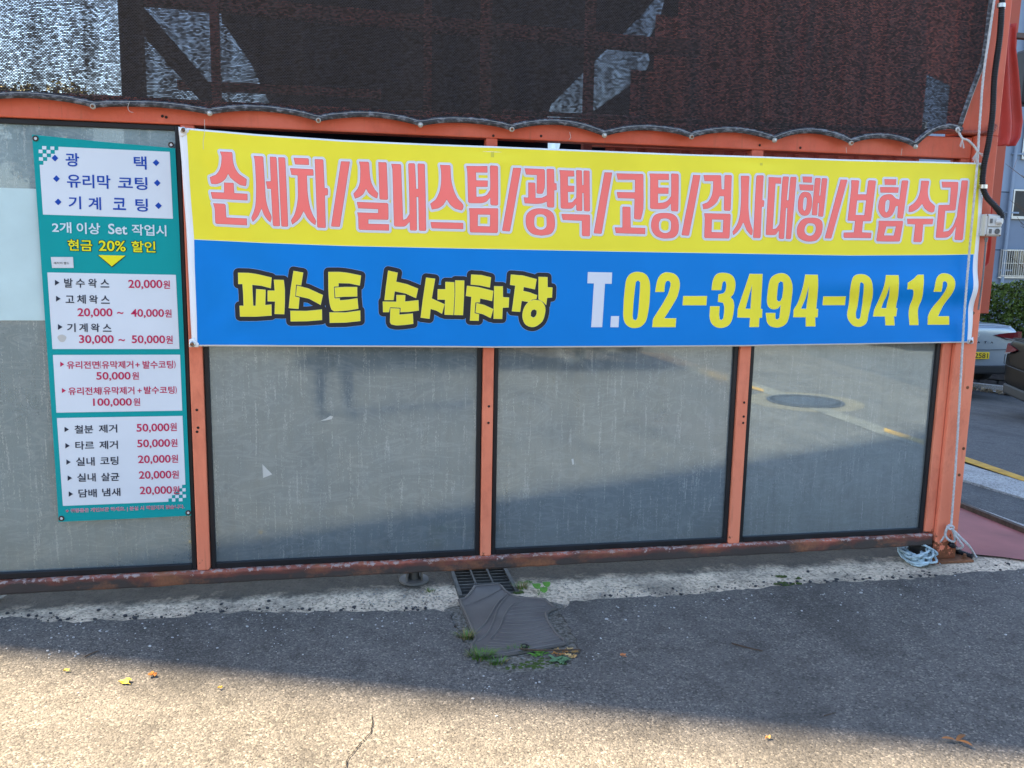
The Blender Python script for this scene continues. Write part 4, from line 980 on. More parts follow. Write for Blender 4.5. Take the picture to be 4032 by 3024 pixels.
# small taped note and a glue spot
nt = flatpoly('taped_note', plain('note_paper', (.60, .61, .63), .45, var=.10, scale=22), [SP(*q) for q in [(201, 1012), (288, 1012), (291, 1055), (206, 1055)]], .0030, None, .0015)
tag(nt, 'small white handwritten note stuck on the teal price board', 'note')
put('세차비', s_bk, [SP(*q) for q in [(212, 1031), (246, 1031), (247, 1040), (212, 1040)]], .0036, nt, .008, 'handwriting')
put('별도', s_bk, [SP(*q) for q in [(252, 1031), (273, 1031), (274, 1041), (253, 1041)]], .0036, nt, .008, 'handwriting')
gc = zp(Z2, 285, 850)
flatpoly('glue_spot', vinyl('glue', (.52, .50, .46), .5), [gc+Vector((math.cos(a)*(.0165+.002*math.sin(3*a)), math.sin(a)*.0155)) for a in [i*.35 for i in range(18)]], .0018)
# pale film stuck to the left pane behind the board
bm = bmesh.new(); p0 = W(-420, 745, .024); p1 = W(200, 745, .024); p2 = W(200, 1262, .024)
box(bm, p0.x, -1.08, .0235, .0265, p2.z, p1.z)
tag(finish(bm, 'window_film', plain('pale_cyan_film', (.50, .64, .64), .22, var=.06)), 'pale cyan film on the left glass pane behind the price board', 'window film')
# scraps of paper left on the panes
for px, lab in (([(700+333, 1828), (1072, 1868), (1036, 1882)], 'torn triangular paper scrap stuck low on the second glass pane'), ([(1262, 1657), (1285, 1648), (1300, 1637), (1312, 1640), (1306, 1650), (1285, 1655)], 'thin torn paper scrap stuck high on the second glass pane'), ([(2250, 1808), (2258, 1806), (2260, 1828), (2254, 1830)], 'tiny pale paper scrap stuck on the third glass pane')):
    bm = bmesh.new(); q = [W(x, y, .027) for x, y in px]; fill(bm, [[Vector((p.x, p.z)) for p in q]])
    for v in bm.verts: v.co.y = .0272
    o = finish(bm, 'paper_scrap', plain('old_paper', (.50, .50, .46), .8)); o.modifiers.new('thick', 'SOLIDIFY').thickness = .001; tag(o, lab, 'paper scrap')

# ================================================================== BY THE CORNER COLUMN
def ribbed(bm, pts, r, pitch, seg=12, depth=.16):
    P = spline(pts, pitch/4)
    tube(bm, P, lambda i, n: r*(1.0 if i % 4 in (0, 1) else 1-depth), seg)
cond = thing('black_conduit', 'black corrugated conduit curving down the column into the grey outlet box', 'conduit', (3.08, -.06, 1.7))
bm = bmesh.new()
cpx = [(3950, -60), (3945, 20), (3936, 150), (3916, 300), (3908, 450), (3893, 560), (3875, 650), (3869, 725), (3885, 775), (3918, 812), (3943, 845), (3940, 868), (3924, 876)]
ribbed(bm, [W(x, y, -.062 if y < 800 else -.075) for x, y in cpx], .0148, .0072)
cb_ = finish(bm, 'hose', m_black, cond, True)
for x, y, dx in ((3942, 22, 12), (3871, 735, 12)):
    c = W(x, y, -.062); bm = bmesh.new()
    lathe(bm, c-Vector((0, 0, .009)), (0, 0, 1), [(.0155, 0), (.0185, 0), (.0185, .018), (.0155, .018)], 20)
    box(bm, c.x+.016, c.x+.034, c.y+.012, c.y+.016, c.z-.008, c.z+.008)
    finish(bm, 'clamp', m_zinc, cond)
ob = thing('outlet_box', 'grey double outlet box screwed to the corner column', 'outlet box', (3.17, -.06, 1.69))
q = W(3908, 886, -.06)
m_box = plain('grey_plastic', (.52, .52, .50), .5, var=.06)
bd = mbox('housing', m_box, ob, q.x-.047, q.x+.043, -.070, -.023, q.z-.055, q.z+.052, bevel=.006)
mbox('lid', m_box, ob, q.x-.038, q.x+.038, -.080, -.0705, q.z-.008, q.z+.046, bevel=.004)
mbox('lid', m_box, ob, q.x-.038, q.x+.038, -.080, -.0705, q.z-.049, q.z-.012, bevel=.004)
for zz in (.018, -.032): mbox('latch', plain('dark_slot', (.12, .12, .115), .6), ob, q.x-.033, q.x-.020, -.0835, -.0802, q.z+zz-.010, q.z+zz+.012)
bm = bmesh.new(); lathe(bm, (q.x+.012, -.0802, q.z-.031), (0, -1, 0), [(.0135, 0), (.0135, .004), (.011, .004), (.010, .001)], 18); finish(bm, 'socket', plain('dark_slot', (.12, .12, .115)), ob)
bm = bmesh.new(); lathe(bm, (q.x+.012, -.0802, q.z+.018), (.5, -.8, 0), [(.0165, -.004), (.0165, .008), (.0145, .010), (.0145, .020)], 14); finish(bm, 'cable_gland', m_box, ob)
for dx, dz in ((-.042, .047), (-.042, -.05), (.038, -.05)):
    bm = bmesh.new(); lathe(bm, (q.x+dx, -.0702, q.z+dz), (0, -1, 0), [(.004, 0), (.004, .0015), (.002, .002)], 8); finish(bm, 'screw', m_rust, ob)
bm = bmesh.new(); ribbed(bm, [W(3882, 945, -.045), W(3879, 985, -.045), W(3873, 1060, -.045), W(3864, 1140, -.045), W(3852, 1220, -.040)], .0048, .006, 8, .2)
lathe(bm, W(3884, 935, -.045), (0, 0, -1), [(.009, 0), (.009, .010), (.007, .012), (.007, .022)], 10)
finish(bm, 'flexible_lead', plain('grey_lead', (.16, .16, .16), .5), ob)
# pinkish ribbed pipe lying on the top rail
bm = bmesh.new(); ribbed(bm, [Vector((.72, .02, 2.181)), Vector((1.5, .03, 2.181)), Vector((2.2, .02, 2.182)), Vector((3.0, -.015, 2.186)), Vector((3.12, -.03, 2.192)), Vector((3.155, -.02, 2.225))], .0115, .009, 10, .2)
tag(finish(bm, 'ribbed_pipe', plain('painted_ribbed_pipe', (.30, .075, .05), .5), None, True), 'thin red-painted ribbed pipe lying along the top rail', 'pipe')

# red tarpaulin strips gathered at the shed corner
m_rt = plain('red_tarpaulin', (.40, .045, .034), .42, var=.25, scale=4, bump=.15, bscale=14)
def drape(rows, Y, label, amp=.02, cat='tarpaulin'):
    """rows: left and right edge pixels from top to bottom; hung in folds"""
    bm = bmesh.new(); g = []; n = 14
    sub = []
    for (a, b) in zip(rows, rows[1:]):
        for s in range(5): sub.append(tuple(a[k]+(b[k]-a[k])*s/5 for k in range(3)))
    sub.append(rows[-1])
    for r_, (xl, xr, y) in enumerate(sub):
        row = []
        for i in range(n+1):
            u = i/n; p = W(xl+(xr-xl)*u, y, Y); d = amp*math.sin(u*9+.3*math.sin(r_*.2)+Y*7)*(0.5+.5*r_/len(sub))
            row.append(bm.verts.new((p.x, p.y+d, p.z)))
        g.append(row)
    for j in range(len(g)-1):
        for i in range(n): bm.faces.new((g[j+1][i], g[j+1][i+1], g[j][i+1], g[j][i])).smooth = True
    o = finish(bm, 'red_tarpaulin', m_rt); o.modifiers.new('thick', 'SOLIDIFY').thickness = .003
    return tag(o, label, cat, 'red tarpaulins at the shed corner')
drape([(3952, 3999, 92), (3948, 3995, 190), (3944, 4004, 280), (3941, 4014, 400), (3939, 4021, 480), (3938, 4012, 540), (3939, 3990, 574)], .20, 'red tarpaulin bunched beside the column under the grey crossbar')
drape([(3860, 3906, 560), (3862, 3905, 700), (3862, 3905, 880), (3858, 3900, 980), (3852, 3892, 1035), (3848, 3872, 1056)], .14, 'red tarpaulin strip hanging behind the grey outlet box', .012)
cbx = W(3990, 92, .22); bm = bmesh.new(); box(bm, cbx.x-.05, cbx.x+.9, .235, .275, W(3990, 143, .22).z, W(3990, 123, .22).z)
tag(finish(bm, 'crossbar', plain('brown_steel', (.10, .07, .06), .6)), 'brown steel crossbar sticking out beyond the corner column', 'steel bar')

# white rope down the column
m_rope = plain('white_rope', (.52, .52, .51), .85, var=.18, scale=60)
m_brope = plain('blue_white_rope', (.40, .50, .52), .85, var=.25, scale=40)
rp = thing('tie_rope', 'white rope running down the corner column and knotted near its base', 'rope', (3.07, -.07, 0))
bm = bmesh.new(); rope(bm, [W(x, y, Yy) for x, y, Yy in ((3922, -60, -.085), (3915, 0, -.085), (3893, 150, -.08), (3872, 300, -.078), (3858, 480, -.078), (3848, 640, -.076), (3825, 900, -.074), (3800, 1200, -.07), (3782, 1500, -.062), (3765, 1800, -.055), (3745, 2070, -.045))], .0058, .045)
finish(bm, 'main_line', m_rope, rp, True)
def zz(x, y, Y=-.045): return W(3480+x/2.3, 2040+y/2.3, Y)
bm = bmesh.new(); rope(bm, [zz(600, 60, -.035), zz(575, 80, -.05), zz(598, 100, -.06), zz(632, 88, -.05), zz(612, 70, -.058), zz(572, 92, -.055), zz(556, 150, -.05), zz(590, 200, -.055), zz(640, 210, -.045), zz(636, 150, -.05), zz(620, 105, -.055)], .006, .045)
finish(bm, 'knot', m_rope, rp, True)
def gz(x, y, z): p = G(3480+x/2.3, 2040+y/2.3, z); p.z = z+tz(p.x, p.y); return p
bm = bmesh.new(); rope(bm, [zz(622, 100), zz(690, 170, -.06), zz(770, 250, -.06), gz(815, 320, .03), gz(842, 358, .008)], .006, .045); finish(bm, 'tail', m_rope, rp, True)
bm = bmesh.new(); rope(bm, [zz(628, 115), zz(665, 180, -.06), zz(708, 238, -.06), zz(712, 262, -.05), zz(680, 274, -.03), zz(640, 272, .0)], .006, .045); finish(bm, 'tail', m_rope, rp, True)
bm = bmesh.new(); rope(bm, [zz(575, 100), zz(550, 160, -.04), zz(520, 205, -.03), zz(500, 222, -.0)], .005, .045); finish(bm, 'tail', m_rope, rp, True)
nk = thing('net_tie_cord', 'short frayed white cord tying the net corner to the rope', 'cord', (2.97, -.06, 2.12))
bm = bmesh.new(); rope(bm, [W(3772, 516, -.055), W(3790, 545, -.07), W(3810, 552, -.075), W(3835, 575, -.08), W(3850, 598, -.085)], .0055, .04); rope(bm, [W(3770, 520, -.05), W(3764, 512, -.06), W(3772, 502, -.06), W(3778, 516, -.06)], .005, .04)
finish(bm, 'cord', m_rope, nk, True)
for a, b in (((3848, 596), (3838, 640)), ((3852, 598), (3868, 612)), ((3845, 600), (3832, 628)), ((3790, 545), (3782, 576)), ((3788, 545), (3795, 580))):
    bm = bmesh.new(); p0 = W(*a, -.085); p1 = W(*b, -.08)
    for s in range(7):
        e = p1+Vector((rnd.uniform(-.006, .006), rnd.uniform(-.006, .006), rnd.uniform(-.006, .006))); tube(bm, [p0, p0.lerp(e, .5)+Vector((rnd.uniform(-.002, .002), 0, 0)), e], .0009, 4)
    finish(bm, 'frayed_end', m_rope, nk)

# coil of rope dropped on the concrete
coil = thing('rope_coil', 'tangled coil of pale blue-white rope on the concrete under the rail end', 'rope', (2.98, .02, 0))
cc = G(3480+285/2.3, 2040+385/2.3); ctrl = []; rr = random.Random(4)
ax = (G(3480+400/2.3, 2040+480/2.3)-G(3480+215/2.3, 2040+290/2.3)); ang = math.atan2(ax.y, ax.x)
for k in range(12):
    ra, rb = rr.uniform(.095, .135), rr.uniform(.035, .068); ox, oy = rr.uniform(-.018, .018), rr.uniform(-.014, .014); da = rr.uniform(-.35, .35); tl = rr.uniform(-.10, .10)
    for s in range(9):
        a = 2*math.pi*s/9; x, y = ra*math.cos(a), rb*math.sin(a); th = ang+da
        ctrl.append(Vector((cc.x+ox+x*math.cos(th)-y*math.sin(th), cc.y+oy+x*math.sin(th)+y*math.cos(th), .010+.0042*k+.028*max(0, math.sin(a+tl*9))*rr.uniform(.3, 1))))
bm = bmesh.new(); rope(bm, ctrl, .0062, .05, per=7); finish(bm, 'coil', m_brope, coil, True)
bm = bmesh.new(); rope(bm, [cc+Vector((.03, .10, .05)), cc+Vector((.0, .03, .085)), cc+Vector((.03, -.03, .09)), cc+Vector((.08, -.06, .055)), cc+Vector((.05, -.02, .03))], .0062, .05); finish(bm, 'wrap', m_brope, coil, True)
bm = bmesh.new(); rope(bm, [cc+Vector((.06, .02, .03)), gz(390, 385, .012), gz(440, 400, .010), gz(480, 398, .008)], .006, .05)
for s in range(10):
    p0 = gz(478, 398, .010); e = gz(505+rr.uniform(-8, 12), 412+rr.uniform(-14, 14), .006); tube(bm, [p0, p0.lerp(e, .6)+Vector((0, 0, .004)), e], .001, 4)
finish(bm, 'loose_end', m_brope, coil, True)
bm = bmesh.new(); ribbed(bm, [gz(610, 235, .10), gz(645, 275, .05), gz(690, 312, .022), gz(750, 335, .020), gz(805, 350, .018)], .0165, .009, 12, .18)
tag(finish(bm, 'black_drain_hose', m_black, None, True), 'short black corrugated hose end lying behind the column base', 'hose')
# rope end at the left edge of the picture
bm = bmesh.new(); L0 = [G(-160, 2350, .012), G(-60, 2362, .012), G(0, 2352, .012), G(28, 2335, .018), G(34, 2332, .026)]
for p in L0: p.z = max(p.z, .010)
rope(bm, L0, .0065, .05); rope(bm, [p+Vector((-.02, -.022, 0)) for p in L0], .0065, .05)
tag(finish(bm, 'rope_end', m_rope, None, True), 'end of a white rope lying under the rail at the left edge', 'rope')

# ================================================================== DRAIN AND MAT
gr = thing('drain_grate', 'steel drain grate half under the bottom rail and the rubber mat', 'grate', (.67, .09, 0))
m_gs = plain('grate_steel', (.10, .095, .085), .65, .5, .3, 20, .2)
for a in ((.528, .545, -.105, .295), (.795, .812, -.105, .295)): mbox('frame_bar', m_gs, gr, a[0], a[1], a[2], a[3], -.02, .007)
mbox('frame_bar', m_gs, gr, .545, .795, -.105, -.097, -.02, .006); mbox('frame_bar', m_gs, gr, .545, .795, .287, .295, -.02, .006)
mbox('frame_bar', m_gs, gr, .545, .795, .020, .028, -.02, .0065)
y = .262
while y > -.09:
    if abs(y-.024) > .012: mbox('slat', m_gs, gr, .5455, .7945, y-.0022, y+.0022, -.022, .003)
    y -= .0385
for x in (.628, .711): mbox('crossbar', m_gs, gr, x-.004, x+.004, -.096, .286, -.018, .0048)

mat = thing('rubber_floor_mat', 'worn grey rubber car floor mat lying over the drain and asphalt notch', 'floor mat', (.7, -.35, 0))
def mz(x, y): return G(1700+x/1.9046, 2180+y/1.9046, .02)
out = [mz(*q) for q in nums('195 335 240 325 275 290 305 250 315 232 420 222 500 215 520 230 545 262 600 302 660 322 760 326 860 332 905 375 945 400 895 420 868 445 878 490 910 540 950 600 1015 655 1010 668 900 690 700 728 560 752 430 762 290 745 285 690 318 640 290 560 255 470 215 390')]
m_mat = plain('grey_rubber', (.128, .114, .102), .55, var=.16, scale=7, bump=.12, bscale=200)
def matz(x, y): return .0165+.0016*noise.noise(Vector((x*6, y*6, 3)))+(.010 if y > .0 else 0)*0
op = [(p.x, p.y) for p in out]
sheet('mat_body', op, m_mat, matz, .035, par=mat, edge=.007)
def ridge(px, r=.004, name='ridge'):
    P = spline([mz(*q) for q in nums(px)], .012); bm = bmesh.new(); tube(bm, [Vector((p.x, p.y, matz(p.x, p.y)+.0005)) for p in P], r, 6); finish(bm, name, m_mat, mat, True)
cx = sum(p[0] for p in op)/len(op); cy = sum(p[1] for p in op)/len(op)
rim = [Vector((cx+(a-cx)*.955, cy+(b-cy)*.965, 0)) for a, b in op]; rim.append(rim[0])
bm = bmesh.new(); tube(bm, [Vector((p.x, p.y, matz(p.x, p.y)+.001)) for p in rim], .0055, 6, False); finish(bm, 'raised_rim', m_mat, mat, True)
ridge('255 385 380 335 525 258', .003); ridge('320 590 400 520 450 440 500 360 570 295', .0045); ridge('340 655 420 590 465 500 500 400 575 305', .0045); ridge('440 635 510 550 545 460 600 385 690 340', .004)
for s in ('600 395 700 385 860 380', '580 425 700 412 850 400', '565 450 720 438 865 432', '550 480 700 470 868 462', '545 505 700 500 870 480', '535 530 720 525 880 498', '520 560 700 560 895 520', '505 585 680 590 905 545', '480 615 660 618 925 570', '460 640 640 645 945 595', '430 665 640 668 960 615', '390 685 640 690 970 635', '360 705 560 705 700 690', '340 725 480 735 620 715'):
    ridge(s, .0034)
hp = mz(697, 690); bm = bmesh.new(); lathe(bm, (hp.x, hp.y, matz(hp.x, hp.y)), (0, 0, 1), [(.017, 0), (.017, .005), (.013, .006), (.009, .004), (.009, .001)], 18); finish(bm, 'fixing_eyelet', m_black, mat, True)

# ================================================================== SMALL PLANTS, LEAVES, GRIT
def leafmat(name, col, tr=.25): return plain(name, col, .55, var=.25, scale=40)
g1_, g2_, g3_ = leafmat('grass_green', (.085, .17, .028)), leafmat('dry_grass', (.24, .19, .07)), leafmat('weed_green', (.10, .23, .035))
def blade(bm, p, d, h, w):
    d = Vector((d[0], d[1], 0)); s = Vector((-d.y, d.x, 0)).normalized(); last = None
    for k in range(5):
        t = k/4; c = p+Vector((0, 0, h*(t-.25*t*t)))+d*h*t*t; ww = w*(1-t)**.7+.0003
        a, b = bm.verts.new(c-s*ww), bm.verts.new(c+s*ww)
        if last: bm.faces.new((last[0], last[1], b, a))
        last = (a, b)
def tuft(px, n, h, spread, label, dry=.2, dz=.0):
    c = G(*px); t = thing('grass_tuft', label, 'grass tuft', (c.x, c.y, 0), 'grass tufts round the mat')
    for nm, m, k in (('green_blades', g1_, int(n*(1-dry))), ('dry_blades', g2_, max(2, int(n*dry)))):
        bm = bmesh.new()
        for _ in range(k):
            a = rnd.uniform(0, 6.28); r_ = spread*math.sqrt(rnd.random())
            blade(bm, Vector((c.x+r_*math.cos(a), c.y+r_*.5*math.sin(a), dz)), (math.cos(a)*rnd.uniform(.2, 1), math.sin(a)*rnd.uniform(.2, 1)), h*rnd.uniform(.5, 1.1), .0016)
        finish(bm, nm, m, t)
tuft((1835, 2520), 90, .045, .035, 'half dry grass tuft at the left side of the mat', .6, .004)
tuft((1892, 2598), 150, .05, .05, 'bright green grass tuft at the mat\'s front left corner', .1, .004)
tuft((1960, 2618), 70, .035, .035, 'low green grass tuft in front of the mat', .2, .004)
tuft((2034, 2574), 110, .03, .045, 'short green grass tuft against the mat\'s front edge', .15, .004)
tuft((2052, 2318), 80, .035, .035, 'yellowed grass tuft beside the drain grate', .6, .0)
tuft((1692, 2330), 30, .018, .03, 'sparse grass on the concrete left of the drain grate', .4, .0)
def leafpoly(bm, c, d, L, wd, up=.3, n=6):
    d = Vector(d).normalized(); s = Vector((-d.y, d.x, 0)).normalized(); last = None
    for k in range(n+1):
        t = k/n; w = wd*math.sin(math.pi*min(1, t*.92+.04))**.8; p = c+d*L*t+Vector((0, 0, up*L*(t-t*t)))
        a, m_, b = bm.verts.new(p-s*w+Vector((0, 0, w*.25))), bm.verts.new(p), bm.verts.new(p+s*w+Vector((0, 0, w*.25)))
        if last: bm.faces.new((last[0], last[1], m_, a)); bm.faces.new((last[1], last[2], b, m_))
        last = (a, m_, b)
pc = G(2120, 2345); t = thing('round_leaf_weed', 'bright green weed with three round leaves beside the mat', 'weed', (pc.x, pc.y, 0))
for px, r_ in (((2112, 2333), .020), ((2151, 2326), .019), ((2139, 2348), .020)):
    e = G(*px); e.z = .035; bm = bmesh.new(); ctr = bm.verts.new(e); ringv = [bm.verts.new(e+Vector((math.cos(a)*r_*(1-.25*(abs(a-4.7) < .4)), math.sin(a)*r_, .004*math.cos(2*a)+.006*math.sin(a)))) for a in [i*math.pi/9 for i in range(18)]]
    for i in range(18): bm.faces.new((ctr, ringv[i], ringv[(i+1) % 18]))
    lf = finish(bm, 'leaf', g3_, t, True); bm = bmesh.new(); tube(bm, spline([Vector((pc.x, pc.y, 0)), Vector((pc.x, pc.y, .02)).lerp(e, .4), e-Vector((0, 0, .001))], .006), .0011, 5); finish(bm, 'stalk', g3_, lf)
for px, n, L, lab, mm in (((2200, 2608), 16, .045, 'grey-green rosette weed in front of the mat\'s right corner', leafmat('grey_green', (.10, .19, .09))), ((2120, 2583), 14, .036, 'broad-leaved weed at the mat\'s front edge', g3_), ((2072, 2300), 12, .03, 'small leafy weed by the grate\'s right side', g1_)):
    c = G(*px); t = thing('rosette_weed', lab, 'weed', (c.x, c.y, 0), 'leafy weeds round the mat')
    for k in range(n):
        a = k*2.4; bm = bmesh.new(); leafpoly(bm, Vector((c.x+rnd.uniform(-.02, .02), c.y+rnd.uniform(-.008, .008), .004)), (math.cos(a), math.sin(a), .25), L*rnd.uniform(.6, 1.1), L*.17, .35, 4); finish(bm, 'leaf', mm, t)
# moss
bm = bmesh.new()
for px, r_, n in (((3130, 2310), .055, 40), ((3075, 2300), .03, 14), ((3145, 2278), .016, 8), ((3080, 2272), .022, 8), ((2150, 2615), .07, 46), ((2060, 2630), .05, 26), ((2050, 2335), .022, 16)):
    c = G(*px)
    for _ in range(n):
        a = rnd.uniform(0, 6.28); d = r_*math.sqrt(rnd.random()); s = rnd.uniform(.004, .010)
        bmesh.ops.create_icosphere(bm, subdivisions=1, radius=s, matrix=Matrix.Translation((c.x+d*math.cos(a)*1.5, c.y+d*math.sin(a)*.6, .004+tz(c.x, c.y)))@Matrix.Diagonal((1.3, 1.1, .55, 1)))
tag(finish(bm, 'moss', plain('moss', (.045, .070, .014), .95, var=.4, scale=60, bump=.5), None), 'dark green moss on the concrete and in the asphalt notch', None, None, 'stuff')
# grit and pale stone chips
bm = bmesh.new(); rr = random.Random(11)
def chip(x, y, s, z=.012):
    p = G(x, y, z)
    bmesh.ops.create_icosphere(bm, subdivisions=1, radius=s, matrix=Matrix.Translation((p.x, p.y, p.z+s*.25))@Matrix.Rotation(rr.uniform(0, 6), 4, 'Z')@Matrix.Diagonal((rr.uniform(.8, 1.5), rr.uniform(.7, 1.1), rr.uniform(.45, .8), 1)))
for _ in range(330):
    x = rr.uniform(0, 4032); base_y = interp(sorted(edge_px), x); y = base_y+6+abs(rr.gauss(0, 85))
    if 1760 < x < 2300 and y < 2660: continue
    chip(x, y, rr.choice([.0018, .0022, .0026, .003, .0036, .005]))
for x, y, s in ((188, 2563), (300, 2568), (306, 2574), (298, 2580), (234, 2564), (590, 2545), (195, 2578)) and [(188, 2563, .006), (300, 2568, .006), (308, 2576, .006), (296, 2583, .005), (234, 2564, .005), (590, 2545, .006), (195, 2578, .005), (2387, 2438, .007), (2110, 2690, .005), (1367, 2510, .005), (2960, 2345, .006), (3390, 2335, .007), (3700, 2460, .008), (3960, 2500, .006)]: chip(x, y, s)
tag(finish(bm, 'stone_chips', plain('pale_stone', (.42, .41, .39), .8, var=.3, scale=40)), 'scattered pale stone chips on the dark asphalt', None, None, 'stuff')
bm = bmesh.new()
for _ in range(420):
    x, y = rr.choice([(rr.uniform(1775, 1850), rr.uniform(2390, 2520)), (rr.uniform(2205, 2250), rr.uniform(2380, 2480)), (rr.uniform(1900, 2250), rr.uniform(2585, 2640)), (rr.uniform(2180, 2700), rr.uniform(2300, 2360)), (rr.uniform(1400, 1780), rr.uniform(2320, 2400))])
    chip(x, y, rr.uniform(.002, .005), .002)
tag(finish(bm, 'gravel', plain('grey_gravel', (.24, .235, .215), .85, var=.5, scale=50)), 'loose grey gravel round the drain and along the concrete edge', None, None, 'stuff')
bm = bmesh.new()
for _ in range(420):
    x = rr.uniform(0, 4032); yb = interp(sorted(edge_px), x); y = yb-abs(rr.gauss(0, 16))
    if 1700 < x < 2300: continue
    chip(x, y, rr.choice([.002, .003, .004, .005, .009]), .002)
tag(finish(bm, 'asphalt_crumbs', plain('asphalt_crumb', (.045, .045, .047), .85)), 'loose black asphalt crumbs along the concrete edge', None, None, 'stuff')
# fallen leaves
def fallen(px, L, col, label, kind=0, z=.014):
    c = G(*px, z); bm = bmesh.new(); n = 22; a0 = rnd.uniform(0, 6)
    ctr = bm.verts.new(c+Vector((0, 0, .006))); ringv = []
    for i in range(n):
        a = 2*math.pi*i/n; r_ = L*(.55+.35*abs(math.cos(1.5*a+a0))+.12*math.sin(5*a)) if kind == 0 else L*(.35+.65*abs(math.cos(a)))
        ringv.append(bm.verts.new(c+Vector((math.cos(a+a0)*r_, math.sin(a+a0)*r_*.8, .003+.010*rnd.random()))))
    for i in range(n): bm.faces.new((ctr, ringv[i], ringv[(i+1) % n]))
    tube(bm, [c, c+Vector((math.cos(a0+3), math.sin(a0+3), .3)).normalized()*L*.8, c+Vector((math.cos(a0+3), math.sin(a0+3), .15)).normalized()*L*1.4], .0008, 4)
    o = finish(bm, 'fallen_leaf', plain('leaf_%d%d%d' % tuple(int(k*99) for k in col), col, .6, var=.3, scale=50)); tag(o, label, 'leaf', 'fallen leaves on the asphalt')
fallen((492, 2688), .026, (.62, .42, .05), 'yellow lobed leaf on the sunlit asphalt at left'); fallen((600, 2662), .020, (.42, .16, .03), 'curled orange-brown leaf on the sunlit asphalt at left')
fallen((262, 2645), .011, (.66, .50, .10), 'small yellow leaf scrap on the asphalt near the left edge', 1); fallen((866, 2712), .010, (.70, .45, .06), 'small orange-yellow leaf scrap right of the curled leaf', 1)
fallen((2452, 2584), .012, (.60, .24, .09), 'small orange petal-like leaf on shaded asphalt right of the mat', 1); fallen((3024, 2910), .010, (.72, .40, .12), 'pale orange leaf scrap at the shadow\'s edge', 1)
for a, L in ((2.6, .040), (5.4, .045), (6.4, .036)):
    pass
c = G(3765, 2922, .014); t = thing('brown_leaf_cluster', 'three brown narrow leaves joined together on the asphalt at lower right', 'leaf', (c.x, c.y, .012))
for a, L in ((2.9, .048), (5.2, .05), (.35, .05)):
    bm = bmesh.new(); leafpoly(bm, c+Vector((0, 0, .006)), (math.cos(a), math.sin(a), .12), L, L*.17, .3); finish(bm, 'leaflet', plain('brown_leaf', (.22, .10, .035), .6, var=.3, scale=30), t)
for k, px in enumerate(((2195, 2565), (2225, 2570), (2245, 2560), (2262, 2572), (2212, 2582), (2238, 2585), (2258, 2590), (2185, 2578))):
    fallen(px, .016, [(.42, .25, .09), (.36, .17, .05), (.50, .34, .14)][k % 3], ['tan', 'rust-brown', 'pale'][k % 3]+' dry leaf, '+['first from the left', 'second from the left', 'third from the left', 'farthest right', 'lowest at the left', 'low in the middle', 'low at the right', 'leftmost low one'][k]+', in the heap by the mat\'s right corner', 0, .006+.004*(k % 3))
def twig(px, r_, label, z=.016):
    P = [G(x, y, z) for x, y in px]; bm = bmesh.new(); tube(bm, spline(P, .01), lambda i, n: r_*(1-.5*i/n), 6); tag(finish(bm, 'twig', plain('twig_bark', (.075, .048, .032), .8, var=.3, scale=40)), label, 'twig', 'twigs on the ground')
twig([(2882, 2533), (2930, 2546), (2975, 2557), (3003, 2563)], .0038, 'dark twig lying on shaded asphalt right of centre'); twig([(2045, 2556), (2120, 2560), (2200, 2560), (2285, 2557)], .005, 'long brown twig along the mat\'s front edge', .022)
twig([(335, 2585), (362, 2572), (388, 2562)], .003, 'short brown twig at the shadow edge on the left'); twig([(3245, 2818), (3290, 2806)], .0018, 'pale straw on the asphalt at lower right')
twig([(3806, 2405), (3812, 2420), (3816, 2424)], .0016, 'tiny straw near the right edge of the asphalt')
# crack in the sunlit asphalt
bm = bmesh.new(); cr = [(1462, 2822), (1466, 2850), (1460, 2880), (1440, 2905), (1420, 2925), (1395, 2955), (1372, 2985), (1358, 3024), (1340, 3060)]
P = [Vector(q) for q in cr]; fine = []
for a, b in zip(P, P[1:]):
    for s in range(6): fine.append(a.lerp(b, s/6)+Vector((rr.uniform(-4, 4), rr.uniform(-2, 2))))
prev = None
for i, q in enumerate(fine):
    p = G(q.x, q.y, .0155); w = .0010+.0016*rr.random(); a, b = bm.verts.new(p-Vector((w, 0, 0))), bm.verts.new(p+Vector((w, 0, 0)))
    if prev: bm.faces.new((prev[0], prev[1], b, a))
    prev = (a, b)
struct(finish(bm, 'asphalt_crack', plain('crack_dark', (.012, .011, .010), .9)))

